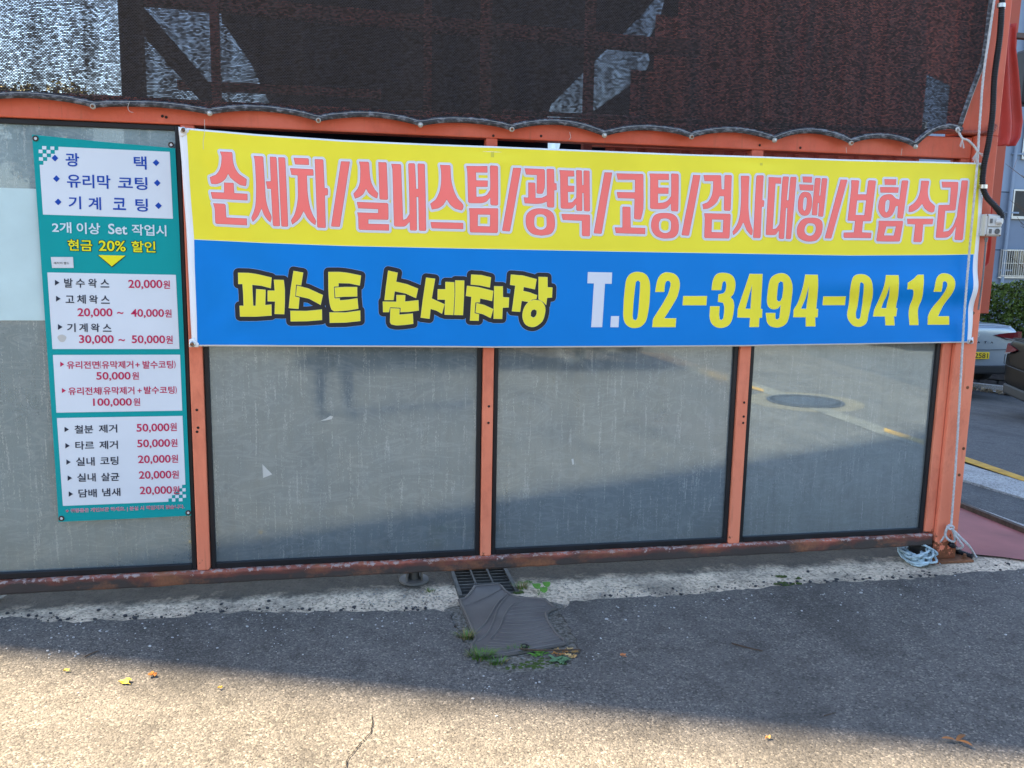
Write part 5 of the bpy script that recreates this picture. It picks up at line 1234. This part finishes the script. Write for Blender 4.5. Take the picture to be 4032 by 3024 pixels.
# ================================================================== BEYOND THE CORNER
def plane_at(x, y, dist):
    v = ray(x, y); v = v/math.hypot(v.x, v.y); p = CAM+v*dist; return p
def make_car(name, label, paint, letters=None, plate=None, group=None):
    """sedan, rear bumper at local y = 0, nose towards +y, origin on the ground"""
    t = thing(name, label, 'car', (0, 0, 0), group)
    m_p = MATS.get(paint[0])
    if not m_p:
        k = NT(paint[0]); k.b.inputs['Base Color'].default_value = (*paint[1], 1); k.b.inputs['Metallic'].default_value = paint[2]; k.b.inputs['Roughness'].default_value = .32; k.b.inputs['Specular IOR Level'].default_value = .03 if paint[2] < .5 else .2; k.b.inputs['Coat Weight'].default_value = .03 if paint[2] < .5 else .6; k.b.inputs['Coat Roughness'].default_value = .03; k.bump(k.noise(3, 2), .02, .01); MATS[paint[0]] = m_p = k.m
    m_gl = plain('car_glass', (.012, .015, .017), .05, spec=.8); m_bk = plain('car_black_plastic', (.018, .018, .019), .6)
    def loft(st, ringf, nm, mt, par, lv=2):
        bm = bmesh.new(); rings = [[bm.verts.new(p) for p in ringf(*s)] for s in st]; n = len(rings[0])
        for a, b in zip(rings, rings[1:]):
            for i in range(n): bm.faces.new((a[i], a[(i+1) % n], b[(i+1) % n], b[i]))
        bm.faces.new(rings[0][::-1]); bm.faces.new(rings[-1]); bmesh.ops.recalc_face_normals(bm, faces=bm.faces)
        o = finish(bm, nm, mt, par, True); md = o.modifiers.new('sub', 'SUBSURF'); md.levels = lv; md.render_levels = lv; return o
    def rb(y, w, zb, zs, zt):
        h = [(w*.0, zt), (w*.55, zt), (w*.86, zt-.025), (w*.97, zs), (w, (zs+zb)/2+.05), (w*.98, zb+.10), (w*.90, zb), (0, zb)]
        return [Vector((x, y, z)) for x, z in h]+[Vector((-x, y, z)) for x, z in h[-2:0:-1]]
    body = loft([(.03, .66, .42, .74, .92), (.035, .80, .37, .80, 1.0), (.05, .88, .34, .86, 1.06), (.22, .93, .28, .90, 1.085), (.6, .945, .25, .90, 1.08), (1.2, .945, .22, .90, 1.03), (2.4, .945, .20, .88, .99), (3.6, .945, .22, .86, .97), (4.3, .93, .25, .78, .87), (4.7, .87, .28, .66, .74), (4.84, .70, .34, .58, .62), (4.86, .5, .38, .54, .58)], rb, 'body', m_p, t)
    def rg(y, w, z0, z1):
        h = [(0, z1), (w*.55, z1-.01), (w*.84, z1-.045), (w*1.0, z0+(z1-z0)*.4), (w*1.08, z0), (0, z0)]
        return [Vector((x, y, z)) for x, z in h]+[Vector((-x, y, z)) for x, z in h[-2:0:-1]]
    loft([(.62, .70, .95, 1.03), (.68, .74, .95, 1.07), (1.45, .68, .95, 1.43), (1.75, .67, .95, 1.465), (2.4, .67, .95, 1.47), (2.75, .68, .95, 1.44), (3.6, .74, .93, 1.01), (3.68, .70, .93, .97)], rg, 'cabin', m_p, t)
    loft([(.70, .60, 1.0, 1.065), (.76, .64, 1.0, 1.10), (1.32, .60, 1.0, 1.395), (1.36, .58, 1.0, 1.40)], lambda y, w, a, b: [v+Vector((0, -.035, .012)) for v in rg(y, w, a, b)], 'rear_window', m_gl, t, 1)
    for s in (-1, 1):
        bm = bmesh.new(); pts = [(1.05, 1.04), (1.5, 1.34), (1.9, 1.38), (2.6, 1.37), (3.3, 1.04)]
        lo = [bm.verts.new((s*(.735-.16*(z-1.0)), y, z)) for y, z in pts]; hi = [bm.verts.new((s*(.757-.19*(z-1.0)), y, z)) for y, z in pts]
        bm.faces.new(hi)
        for i in range(5): bm.faces.new((lo[i], lo[(i+1) % 5], hi[(i+1) % 5], hi[i]))
        bmesh.ops.recalc_face_normals(bm, faces=bm.faces); finish(bm, 'side_window', m_gl, t)
        # tail lamp wrapping the corner
        def yy(x, z): return .012+.9*max(0, x-.66)**2.2*2.2+(.05 if z > .9 else 0)*.3
        def lens(xs, zt_l, zb_l, out, nm, mt, par):
            bm = bmesh.new(); rows = [[bm.verts.new((s*x, yy(x, z)-o, z)) for x, z in zip(xs, zl)] for zl, o in ((zt_l, -.06), (zt_l, out), (zb_l, out), (zb_l, -.06))]
            for ra, rb_ in zip(rows, rows[1:]):
                for i in range(len(xs)-1): bm.faces.new((ra[i], ra[i+1], rb_[i+1], rb_[i]))
            bmesh.ops.recalc_face_normals(bm, faces=bm.faces)
            return finish(bm, nm, mt, par)
        tl = lens((.36, .48, .60, .70, .78, .85, .90), (.905, .925, .94, .947, .951, .953, .953), (.898, .868, .846, .836, .832, .832, .834), .018, 'tail_light', plain('tail_light_red', (.10, .004, .007), .5, spec=.06), t)
        lens((.52, .62, .72, .80, .86), (.862, .848, .842, .840, .841), (.852, .828, .814, .812, .815), .024, 'clear_lens', plain('clear_lens', (.20, .18, .18), .5, spec=.1), tl)
        bm = bmesh.new(); box(bm, s*.62-.12, s*.62+.12, 4.74, 4.80, .60, .68); finish(bm, 'headlight', plain('clear_lens', (.5, .45, .45)), t, bevel=.02)
        bm = bmesh.new(); box(bm, s*.98-.07, s*.98+.07, 3.0, 3.12, .98, 1.10); finish(bm, 'mirror', m_p, t, bevel=.02)
        for y in (.98, 3.78):
            bm = bmesh.new(); lathe(bm, (s*.72, y, .33), (s, 0, 0), [(.22, 0), (.315, .01), (.33, .05), (.33, .16), (.315, .20), (.22, .212)], 28); wh = finish(bm, 'wheel', plain('tyre', (.015, .015, .016), .85), t, True)
            bm = bmesh.new(); lathe(bm, (s*.72, y, .33), (s, 0, 0), [(.20, .205), (.22, .214), (.20, .216), (.06, .206), (.05, .214)], 20); finish(bm, 'rim', plain('alloy', (.5, .5, .5), .3, .9), wh, True)
    # lower black valance, boot-lid shut line, plate, letters, badge
    bm = bmesh.new(); box(bm, -.78, .78, .02, .30, .24, .395); finish(bm, 'valance', m_bk, t, bevel=.03)
    bm = bmesh.new(); tube(bm, spline([Vector((-.80, .02, .80)), Vector((-.74, -.004, .70)), Vector((-.66, -.006, .665)), Vector((0, -.008, .655)), Vector((.66, -.006, .665)), Vector((.74, -.004, .70)), Vector((.80, .02, .80))], .03), .006, 6); finish(bm, 'boot_shut_line', m_bk, t)
    bm = bmesh.new(); tube(bm, spline([Vector((-.66, .055, 1.045)), Vector((-.4, .035, 1.062)), Vector((0, .03, 1.068)), Vector((.4, .035, 1.062)), Vector((.66, .055, 1.045))], .03), .010, 6); finish(bm, 'boot_lip', m_p, t, True)
    if plate:
        pl_ = mbox('number_plate', plain('yellow_plate', (.75, .50, .02), .4, var=.05), t, -.262, .262, -.030, -.004, .505, .620, bevel=.004)
        for txt, x0, x1 in plate:
            V, Pf = glyphs(txt, .012); a0, a1 = min(v[0] for v in V), max(v[0] for v in V); b0, b1 = min(v[1] for v in V), max(v[1] for v in V); bm = bmesh.new()
            bv = [bm.verts.new((x0+(v[0]-a0)/(a1-a0)*(x1-x0), -.0315, .522+(v[1]-b0)/(b1-b0)*.082)) for v in V]
            for f in Pf:
                try: bm.faces.new([bv[i] for i in f])
                except ValueError: pass
            finish(bm, 'plate_text', m_bk, pl_)
    if letters:
        n = len(letters)
        for i, ch in enumerate(letters):
            V, Pf = glyphs(ch, .012); a0, a1 = min(v[0] for v in V), max(v[0] for v in V); b0, b1 = min(v[1] for v in V), max(v[1] for v in V); xc = (i-(n-1)/2)*.118; bm = bmesh.new()
            bv = [bm.verts.new((xc-.024+(v[0]-a0)/(a1-a0)*.048, -.012, .765+(v[1]-b0)/(b1-b0)*.036)) for v in V]
            for f in Pf:
                try: bm.faces.new([bv[i] for i in f])
                except ValueError: pass
            bmesh.ops.recalc_face_normals(bm, faces=bm.faces); o = finish(bm, 'badge_letter', plain('dark_chrome', (.05, .05, .055), .25, .9), t); o.modifiers.new('thick', 'SOLIDIFY').thickness = .004
        bm = bmesh.new(); tube(bm, [Vector((.055*math.cos(a), -.010, .90+.030*math.sin(a))) for a in [i*math.pi/12 for i in range(25)]], .005, 6, False); finish(bm, 'emblem', m_zinc, t, True)
    return t
def set_car(t, p, heading):                  # heading: angle of the nose from +Y towards +X
    t.location = p; t.rotation_euler = (0, 0, -heading)
silver = make_car('parked_car', 'silver sedan with yellow number plate parked tail-on by the hedge', ('silver_paint', (.30, .345, .39), .6), 'SONATA', [('서울33사', -.245, -.03), ('2581', .0, .235)])
p = plane_at(3834, 1400, 16.4); p.z = tz(p.x, p.y)+.16; set_car(silver, p, R(4))
blackc = make_car('parked_car', 'black sedan cut by the right edge, in front of the hedge', ('black_car_paint', (.006, .007, .008), .0))
p2 = plane_at(4034, 1440, 13.6); p2.z = tz(p2.x, p2.y)-.02; set_car(blackc, p2, R(112))
# cars in the street behind, mirrored in the panes
def dup(root, label, group=None):
    r = root.copy(); COL.objects.link(r); r['label'] = label
    for ch in root.children:
        c = ch.copy(); COL.objects.link(c); c.parent = r
        for g in ch.children: h = g.copy(); COL.objects.link(h); h.parent = c
    return r
mc2 = dup(silver, 'silver sedan behind the photographer, mirrored at the top of the right pane'); p = MG(3640, 1395); p.z = tz(p.x, p.y); set_car(mc2, (p.x+.7, p.y-.4, p.z), R(170))
mc3 = dup(blackc, 'dark sedan behind the photographer, mirrored under the banner\'s middle'); p = MG(2748, 1470); set_car(mc3, (p.x-.6, p.y-1.0, 0.012), R(-95))

# low stone wall, hedge and kerb behind the cars
hA = plane_at(3600, 1200, 20.5); hB = plane_at(4300, 1200, 19.0)
hd_ = (hB-hA); hd_.z = 0; hl = hd_.length; hd_.normalize(); hn = Vector((hd_.y, -hd_.x, 0))   # towards the camera
if hn.dot(CAM-hA) < 0: hn = -hn
sw = thing('stone_wall', 'low dark stone retaining wall under the hedge behind the cars', 'wall', hA)
sx = 0; rr = random.Random(5); mst = plain('dark_stone', (.055, .055, .058), .85, var=.4, scale=9, bump=.4, bscale=20)
for row in range(3):
    sx = -.2*row
    while sx < hl:
        wd_ = rr.uniform(.35, .6); c = hA+hd_*(sx+wd_/2); bz = tz(c.x, c.y)-.05+row*.235; bm = bmesh.new(); box(bm, -wd_/2+.012, wd_/2-.012, -.14+rr.uniform(-.02, .02), .16, 0, .222)
        bmesh.ops.transform(bm, matrix=Matrix.Translation((c.x, c.y, bz))@Matrix.Rotation(math.atan2(hd_.y, hd_.x), 4, 'Z'), verts=bm.verts)
        finish(bm, 'stone', mst, sw, bevel=.02); sx += wd_
bm = bmesh.new(); k0_ = hA+hn*.75; k1_ = hB+hn*.75
for i in range(12):
    a = k0_.lerp(k1_, i/12); b = k0_.lerp(k1_, (i+1)/12); bar(bm, (a.x, a.y, tz(a.x, a.y)+.04), (b.x, b.y, tz(b.x, b.y)+.04), .15, .14)
struct(finish(bm, 'kerb', m_gut))
def leafcloud(bm, pts_fn, n, size, seed=1):
    rq = random.Random(seed)
    for _ in range(n):
        p = pts_fn(rq); a = Vector((rq.gauss(0, 1), rq.gauss(0, 1), rq.gauss(0, 1)+.5)).normalized(); u = a.orthogonal().normalized(); v = a.cross(u); ang = rq.uniform(0, 6.28); u, v = u*math.cos(ang)+v*math.sin(ang), v*math.cos(ang)-u*math.sin(ang)
        s = size*rq.uniform(.6, 1.3); q = [bm.verts.new(p+u*s), bm.verts.new(p+v*s*.5), bm.verts.new(p-u*s), bm.verts.new(p-v*s*.5)]; bm.faces.new(q)
hedge = thing('hedge', 'dense dark green hedge above the stone wall behind the parked cars', 'hedge', hA)
m_leaf = plain('hedge_leaf', (.075, .115, .020), .45, var=.65, scale=9, spec=.25)
def hp_(rq):
    u = rq.uniform(0, hl); c = hA+hd_*u; top = .95+.22*noise.noise(Vector((u*1.6, 0, 3)))+.1*noise.noise(Vector((u*5, 1, 3)))
    z = rq.uniform(tz(c.x, c.y)+.42, top+.12); th = .55*(.8+.3*noise.noise(Vector((u*2.5, z*2.5, 9)))); o = th*(1-abs(rq.random())**2.2*1.0)
    return c+hn*(o-.3)+Vector((0, 0, z))-Vector((0, 0, c.z))
bm = bmesh.new(); leafcloud(bm, hp_, 22000, .040, 3); finish(bm, 'foliage', m_leaf, hedge)
for i in range(14):
    u = hl*(i+.5)/14; c = hA+hd_*u; z0 = tz(c.x, c.y)+.35; bm = bmesh.new(); tube(bm, [Vector((c.x, c.y, z0)), Vector((c.x+.05, c.y, z0+.5)), Vector((c.x-.03, c.y+.05, z0+1.3))], .02, 6); finish(bm, 'stem', plain('bark', (.06, .045, .035), .9), hedge)
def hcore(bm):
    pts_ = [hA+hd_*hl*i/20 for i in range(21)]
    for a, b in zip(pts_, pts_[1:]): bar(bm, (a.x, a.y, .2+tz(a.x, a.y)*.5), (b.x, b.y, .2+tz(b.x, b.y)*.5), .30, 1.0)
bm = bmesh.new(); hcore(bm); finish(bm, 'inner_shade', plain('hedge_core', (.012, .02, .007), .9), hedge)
bm = bmesh.new(); leafcloud(bm, lambda rq: (lambda c: Vector((c.x, c.y, tz(c.x, c.y)+.03)))(hA+hd_*rq.uniform(0, hl)+hn*rq.uniform(.86, 1.5)), 500, .045, 8)
tag(finish(bm, 'leaf_litter', plain('dry_litter', (.28, .21, .13), .8, var=.4, scale=30)), 'dry fallen leaves gathered along the kerb behind the cars', None, None, 'stuff')

# blue-grey apartment block
AY = 26.0
apt = thing('apartment_block', 'blue-grey rendered apartment block with sliding windows beyond the parked cars', 'building', (25, AY, -2.5))
m_apt = plain('blue_render', (.15, .20, .28), .85, var=.10, scale=.6, bump=.05); m_apt2 = plain('pale_blue_render', (.20, .265, .36), .85, var=.08, scale=.6)
ax0 = W(3380, 600, AY).x; zj1 = W(3980, 757, AY).z; zj2 = W(3980, 985, AY).z
mbox('wall', m_apt, apt, ax0, ax0+26, AY, AY+9, -4, zj1-.02)
mbox('wall', m_apt2, apt, ax0, ax0+26, AY, AY+9, zj1+.02, 11.4)
mbox('roof_slab', plain('roof_concrete', (.35, .36, .37), .8), apt, ax0-.3, ax0+26.3, AY-.35, AY+9.3, 11.402, 11.75)
mbox('panel_joint', plain('joint_dark', (.05, .07, .10), .9), apt, ax0, ax0+26, AY+.03, AY+.2, zj1-.0199, zj1+.0199)
mbox('panel_joint', plain('joint_dark', (.05, .07, .10)), apt, ax0, ax0+26, AY-.004, AY+.01, zj2-.02, zj2+.02)
m_al = plain('window_aluminium', (.42, .43, .43), .4, .6); m_wg = plain('window_glass', (.02, .045, .045), .06, spec=.9); m_wg2 = plain('window_screen', (.02, .022, .024), .5)
def window(x0, x1, z0, z1, bars=False):
    w = mbox('window', m_wg, apt, x0+.03, x1-.03, AY-.03, AY-.004, z0+.03, z1-.03); mid = (x0+x1)/2
    bm = bmesh.new(); f = .06
    for a in ((x0, x0+f, z0, z1), (x1-f, x1, z0, z1), (mid-f/2, mid+f/2, z0+f, z1-f), (x0+f, x1-f, z1-f, z1), (x0+f, x1-f, z0, z0+f)): box(bm, a[0], a[1], AY-.07, AY-.031, a[2], a[3])
    finish(bm, 'frame', m_al, w); mbox('fly_screen', m_wg2, w, x0+f, x0+(x1-x0)*.36, AY-.045, AY-.0312, z0+f, z1-f)
    mbox('sill', m_al, w, x0-.05, x1+.05, AY-.14, AY-.071, z0-.05, z0-.002)
    if bars:
        n = int((x1-x0)/.095)
        for i in range(n+1): x = x0+(x1-x0)*i/n; mbox('bar', m_al, w, x-.009, x+.009, AY-.20, AY-.18, z0, z1)
        for z in (z0+.04, (z0+z1)/2, z1-.04): mbox('bar', m_al, w, x0, x1, AY-.215, AY-.2005, z-.010, z+.010)
def wz(y): return W(3985, y, AY).z
def wx(x): return W(x, 900, AY).x
for yt, yb, xl, bars in ((745, 857, 3972, 0), (982, 1090, 3946, 1), (470, 622, 3988, 0), (230, 350, 3995, 0)):
    for k in range(3): window(wx(xl)+k*3.4, wx(xl)+k*3.4+1.75, wz(yb), wz(yt), bars)
for k in range(1, 3):
    for yt, yb in ((745, 857), (982, 1090), (500, 622)): window(wx(3972)-k*2.6-.2, wx(3972)-k*2.6+1.2, wz(yb), wz(yt))
bm = bmesh.new(); xp = wx(3958); tube(bm, [Vector((xp, AY-.12, 11)), Vector((xp, AY-.12, -1.5))], .065, 10)
for z in (1.0, 3.2, 5.4): box(bm, xp-.1, xp+.45, AY-.10, AY-.02, z, z+.06)
finish(bm, 'downpipe', m_apt2, apt)
# bare sapling in front of it
sp_ = plane_at(4028, 1000, 22.5); gz0 = tz(sp_.x, sp_.y)
tr = thing('bare_tree', 'leafless sapling with thin twigs at the right edge before the blue building', 'tree', (sp_.x, sp_.y, gz0))
bm = bmesh.new(); tube(bm, [Vector((sp_.x+.75, sp_.y, gz0)), Vector((sp_.x+.7, sp_.y, 1)), Vector((sp_.x+.65, sp_.y, 2.0)), Vector((sp_.x+.6, sp_.y, 3.2))], lambda i, n: .05*(1-.7*i/n), 8); finish(bm, 'trunk', plain('bark', (.06, .045, .035)), tr)
for i in range(18):
    z = 1.0+rr.uniform(0, 2.0); a = rr.uniform(0, 6.28); L = rr.uniform(.7, 1.3); b0 = Vector((sp_.x+.68, sp_.y, z)); d = Vector((math.cos(a), math.sin(a)*.6, .45)); bm = bmesh.new()
    tube(bm, spline([b0, b0+d*L*.4+Vector((0, 0, -.04)), b0+d*L+Vector((0, 0, .10))], .1), lambda i, n: .012*(1-.8*i/n), 5)
    for s in range(3): q0 = b0+d*L*rr.uniform(.3, .9); tube(bm, [q0, q0+Vector((rr.uniform(-.25, .25), rr.uniform(-.1, .1), rr.uniform(.05, .3)))], .004, 4)
    finish(bm, 'branch', plain('bark', (.06, .045, .035)), tr)
# pale tower far behind and overhead wires
bm = bmesh.new(); bx0 = plane_at(3925, 0, 70); box(bm, bx0.x-6, bx0.x+5.2, bx0.y, bx0.y+10, -4, 60)
ft_ = thing('far_tower', 'pale far-off tower block behind the blue-grey apartment block', 'building', (bx0.x, bx0.y, -4)); finish(bm, 'wall', plain('pale_tower', (.55, .58, .62), .8, var=.04), ft_)
for i in range(9):
    for k in range(3): mbox('window', m_wg, ft_, bx0.x-5+k*3.3, bx0.x-3.4+k*3.3, bx0.y-.05, bx0.y-.001, 8+i*3, 9.5+i*3)
def wire(px, r_, label, D):
    P = [plane_at(x, y, D) for x, y in px]; bm = bmesh.new(); tube(bm, spline(P, .5), r_, 6); tag(finish(bm, 'overhead_wire', m_black), label, 'wire', 'overhead wires at the right edge')
for k, (a, b, lab) in enumerate((((3700, 240), (4500, 150), 'thick black overhead wire above the shed corner'), ((3700, 285), (4500, 205), 'black overhead wire just below the thick one'), ((3700, 300), (4500, 252), 'lower thin black overhead wire beside the red tarpaulin'), ((3700, 360), (4500, 318), 'lowest black overhead wire beside the red tarpaulin'))):
    wire([a, ((a[0]+b[0])/2, (a[1]+b[1])/2+8), b], [.022, .010, .008, .012][k], lab, 16+k)
# black signal housing at the right edge
bp = plane_at(4036, 300, 12); t = thing('black_housing', 'black upright housing on a pole, cut by the right edge', 'housing', (bp.x, bp.y, tz(bp.x, bp.y)))
zt_, zb_ = plane_at(4036, 198, 12).z, plane_at(4036, 415, 12).z
bm = bmesh.new(); w_ = .075; box(bm, bp.x-w_, bp.x+.32, bp.y-.1, bp.y+.1, zb_, zt_); finish(bm, 'case', m_black, t, bevel=.03)
bm = bmesh.new(); tube(bm, [Vector((bp.x+.30, bp.y, zt_-.3)), Vector((bp.x+1.6, bp.y-.2, zt_-.2)), Vector((bp.x+1.65, bp.y-.2, tz(bp.x, bp.y))) ], .05, 10); finish(bm, 'pole', m_zinc, t)

# ================================================================== OUT OF FRAME: what shades and what is mirrored
u = Vector((.9348, -.3553, 0)); nrm = Vector((.3553, .9348, 0)); Pe = Vector((.0, -.945, 0))-u*16
tw = thing('shade_tower', 'unseen tall grey block added left of the frame to shade the yard', 'building', Pe)  # added unseen block, its edge casts the shadow line across the yard
def tbox(name, mat, a0, a1, b0, b1, z0, z1, par):
    bm = bmesh.new(); box(bm, a0, a1, b0, b1, z0, z1)
    bmesh.ops.transform(bm, matrix=Matrix.Translation(Pe)@Matrix(((-u.x, nrm.x, 0, 0), (-u.y, nrm.y, 0, 0), (0, 0, 1, 0), (0, 0, 0, 1))), verts=bm.verts); bmesh.ops.recalc_face_normals(bm, faces=bm.faces)
    return finish(bm, name, mat, par)
m_tw = plain('tower_render', (.42, .42, .41), .85, var=.06, scale=.4)
tbox('wall', m_tw, 0, 11, 0, 16.5, -3, 36, tw)
for i in range(11):
    for k in range(4): tbox('window', m_wg, -.03, -.001, 1.2+k*3.9, 3.2+k*3.9, 1+i*3.0, 2.5+i*3.0, tw)
st_ = thing('street_building', 'pale rendered building across the street, mirrored in the left pane', 'building', (-8, -26, 0))
m_sb = plain('grey_render', (.36, .42, .48), .85, var=.08, scale=.5)
mbox('wall', m_sb, st_, -34, 9, -36, -26, -1, 8.6)
mbox('roof_edge', plain('roof_concrete', (.35, .36, .37)), st_, -34.3, 9.3, -36, -25.6, 8.602, 9.0)
for i in range(2):
    for k in range(11): mbox('window', m_wg, st_, -32+k*3.7, -30+k*3.7, -25.999, -25.95, 1.2+i*3.6, 3.0+i*3.6)
mbox('shutter', plain('shutter_steel', (.30, .33, .36), .5, .4), st_, -12, -6, -25.999, -25.9, 0, .9)

# ================================================================== far tree behind the net, photographer
tp_ = plane_at(110, 400, 31); tr2 = thing('autumn_tree', 'sunlit yellow-green tree far behind the net at the left edge', 'tree', (tp_.x, tp_.y, tz(tp_.x, tp_.y)))
zc_ = plane_at(110, 330, 31).z-.9
bm = bmesh.new(); tube(bm, [Vector((tp_.x, tp_.y, -1.5)), Vector((tp_.x+.1, tp_.y, 2)), Vector((tp_.x, tp_.y, zc_))], lambda i, n: .22*(1-.5*i/n), 10); finish(bm, 'trunk', plain('bark', (.06, .045, .035)), tr2)
for a in range(7):
    b0 = Vector((tp_.x, tp_.y, zc_-1.6+.25*a)); e = b0+Vector((math.cos(a*2.4)*1.3, math.sin(a*2.4)*1.3, 1.1)); bm = bmesh.new(); tube(bm, [b0, b0.lerp(e, .5)+Vector((0, 0, .1)), e], lambda i, n: .07*(1-.7*i/n), 6); finish(bm, 'limb', plain('bark', (.06, .045, .035)), tr2)
blobs = [(Vector((tp_.x+rnd.uniform(-1.5, 1.5), tp_.y+rnd.uniform(-1.3, 1.3), zc_+rnd.uniform(-1.6, .9))), rnd.uniform(.35, .75)) for _ in range(22)]
def tcl(rq):
    c, r_ = rq.choice(blobs); d = Vector((rq.gauss(0, 1), rq.gauss(0, 1), rq.gauss(0, 1))).normalized()*r_*rq.random()**.4; return c+d
bm = bmesh.new(); leafcloud(bm, tcl, 6000, .09, 6); finish(bm, 'crown', plain('autumn_leaf', (.26, .22, .05), .5, var=.6, scale=1.5), tr2)

# the photographer, a step behind the lens; only the legs show, mirrored under the banner
BX, BYp = -.06, -4.22
person = thing('person', 'person in dark trousers and dark shoes mirrored in the second pane, holding a phone', 'person', (BX, BYp, .012))
def body(name, mat, joints, edges, root, par, lv=2):
    me = bpy.data.meshes.new(name); me.from_pydata([Vector((BX+j[0], BYp+j[1], .012+j[2])) for j in joints], edges, []); me.materials.append(mat)
    o = link(bpy.data.objects.new(name, me)); o.parent = par; o.matrix_parent_inverse = Matrix.Translation(-Vector(par.location)) if par.parent is None and par.type == 'EMPTY' else Matrix.Identity(4)
    sk = o.modifiers.new('skin', 'SKIN'); sk.use_smooth_shade = True
    for i, j in enumerate(joints): v = me.skin_vertices[0].data[i]; v.radius = (j[3], j[4] if len(j) > 4 else j[3]); v.use_root = (i == root)
    sb = o.modifiers.new('sub', 'SUBSURF'); sb.levels = 2; sb.render_levels = lv; return o
cl = plain('dark_clothes', (.03, .034, .045), .85, var=.3, scale=12); sk_ = plain('skin', (.50, .31, .22), .5, var=.05); hr = plain('black_hair', (.012, .010, .010), .5); sh_ = plain('dark_shoe', (.07, .07, .075), .7)
J = [(0, 0, .96, .14, .10), (0, 0, 1.12, .13, .095), (0, .0, 1.34, .155, .105), (0, .0, 1.46, .10, .08), (0, .01, 1.53, .055),
     (-.095, 0, .88, .095), (-.11, .0, .50, .065), (-.12, -.01, .10, .045), (-.12, .03, .06, .042), (.095, 0, .88, .095), (.12, .02, .50, .065), (.14, .0, .10, .045), (.14, .04, .06, .042),
     (-.18, .0, 1.42, .062), (-.24, .03, 1.20, .048), (-.12, .17, 1.40, .036), (.18, .0, 1.42, .062), (.24, .03, 1.20, .048), (.12, .17, 1.40, .036)]
E2 = [(0, 1), (1, 2), (2, 3), (3, 4), (0, 5), (5, 6), (6, 7), (7, 8), (0, 9), (9, 10), (10, 11), (11, 12), (3, 13), (13, 14), (14, 15), (3, 16), (16, 17), (17, 18)]
bodyo = body('clothed_body', cl, J, E2, 0, person)
for sx, fy in ((-.12, 0), (.14, .02)):
    bm = bmesh.new(); bmesh.ops.create_uvsphere(bm, u_segments=16, v_segments=10, radius=1, matrix=Matrix.Translation((BX+sx, BYp+.06+fy, .058))@Matrix.Diagonal((.048, .135, .046, 1)))
    for v in bm.verts: v.co.z = max(v.co.z, .014)
    finish(bm, 'shoe', sh_, person, True)
hb = bmesh.new(); bmesh.ops.create_uvsphere(hb, u_segments=20, v_segments=14, radius=1, matrix=Matrix.Translation((BX, BYp+.02, 1.655))@Matrix.Diagonal((.075, .093, .118, 1)))
for sx in (-1, 1): bmesh.ops.create_uvsphere(hb, u_segments=8, v_segments=6, radius=1, matrix=Matrix.Translation((BX+sx*.077, BYp+.01, 1.65))@Matrix.Diagonal((.012, .02, .032, 1)))
bmesh.ops.create_uvsphere(hb, u_segments=8, v_segments=6, radius=1, matrix=Matrix.Translation((BX, BYp+.112, 1.64))@Matrix.Diagonal((.014, .018, .026, 1)))
head = finish(hb, 'head', sk_, person, True)
hb = bmesh.new(); bmesh.ops.create_uvsphere(hb, u_segments=20, v_segments=14, radius=1, matrix=Matrix.Translation((BX, BYp+.008, 1.675))@Matrix.Diagonal((.082, .096, .112, 1)))
bmesh.ops.delete(hb, geom=[v for v in hb.verts if v.co.z < 1.63 or (v.co.y > BYp+.07 and v.co.z < 1.73)], context='VERTS'); finish(hb, 'hair', hr, head, True)
for sx in (-1, 1):
    hp = [(sx*.12, .17, 1.40, .030, .018), (sx*.095, .20, 1.45, .036, .016), (sx*.075, .215, 1.485, .034, .013)]
    ed = [(0, 1), (1, 2)]
    for k in range(4):
        b = len(hp); fx = sx*(.085-.012*k); hp += [(fx, .225, 1.50+.008*k, .009), (fx*.8, .238, 1.52+.008*k, .008), (fx*.6, .236, 1.528+.008*k, .0075)]; ed += [(2, b), (b, b+1), (b+1, b+2)]
    b = len(hp); hp += [(sx*.085, .205, 1.475, .010), (sx*.06, .20, 1.515, .009), (sx*.05, .205, 1.535, .008)]; ed += [(1, b), (b, b+1), (b+1, b+2)]
    body('hand', sk_, hp, ed, 0, person)
ph = mbox('phone', m_black, None, BX-.072, BX+.072, BYp+.218, BYp+.226, 1.50, 1.575, bevel=.004); tag(ph, 'black phone held level in front of the photographer\'s face', 'phone')
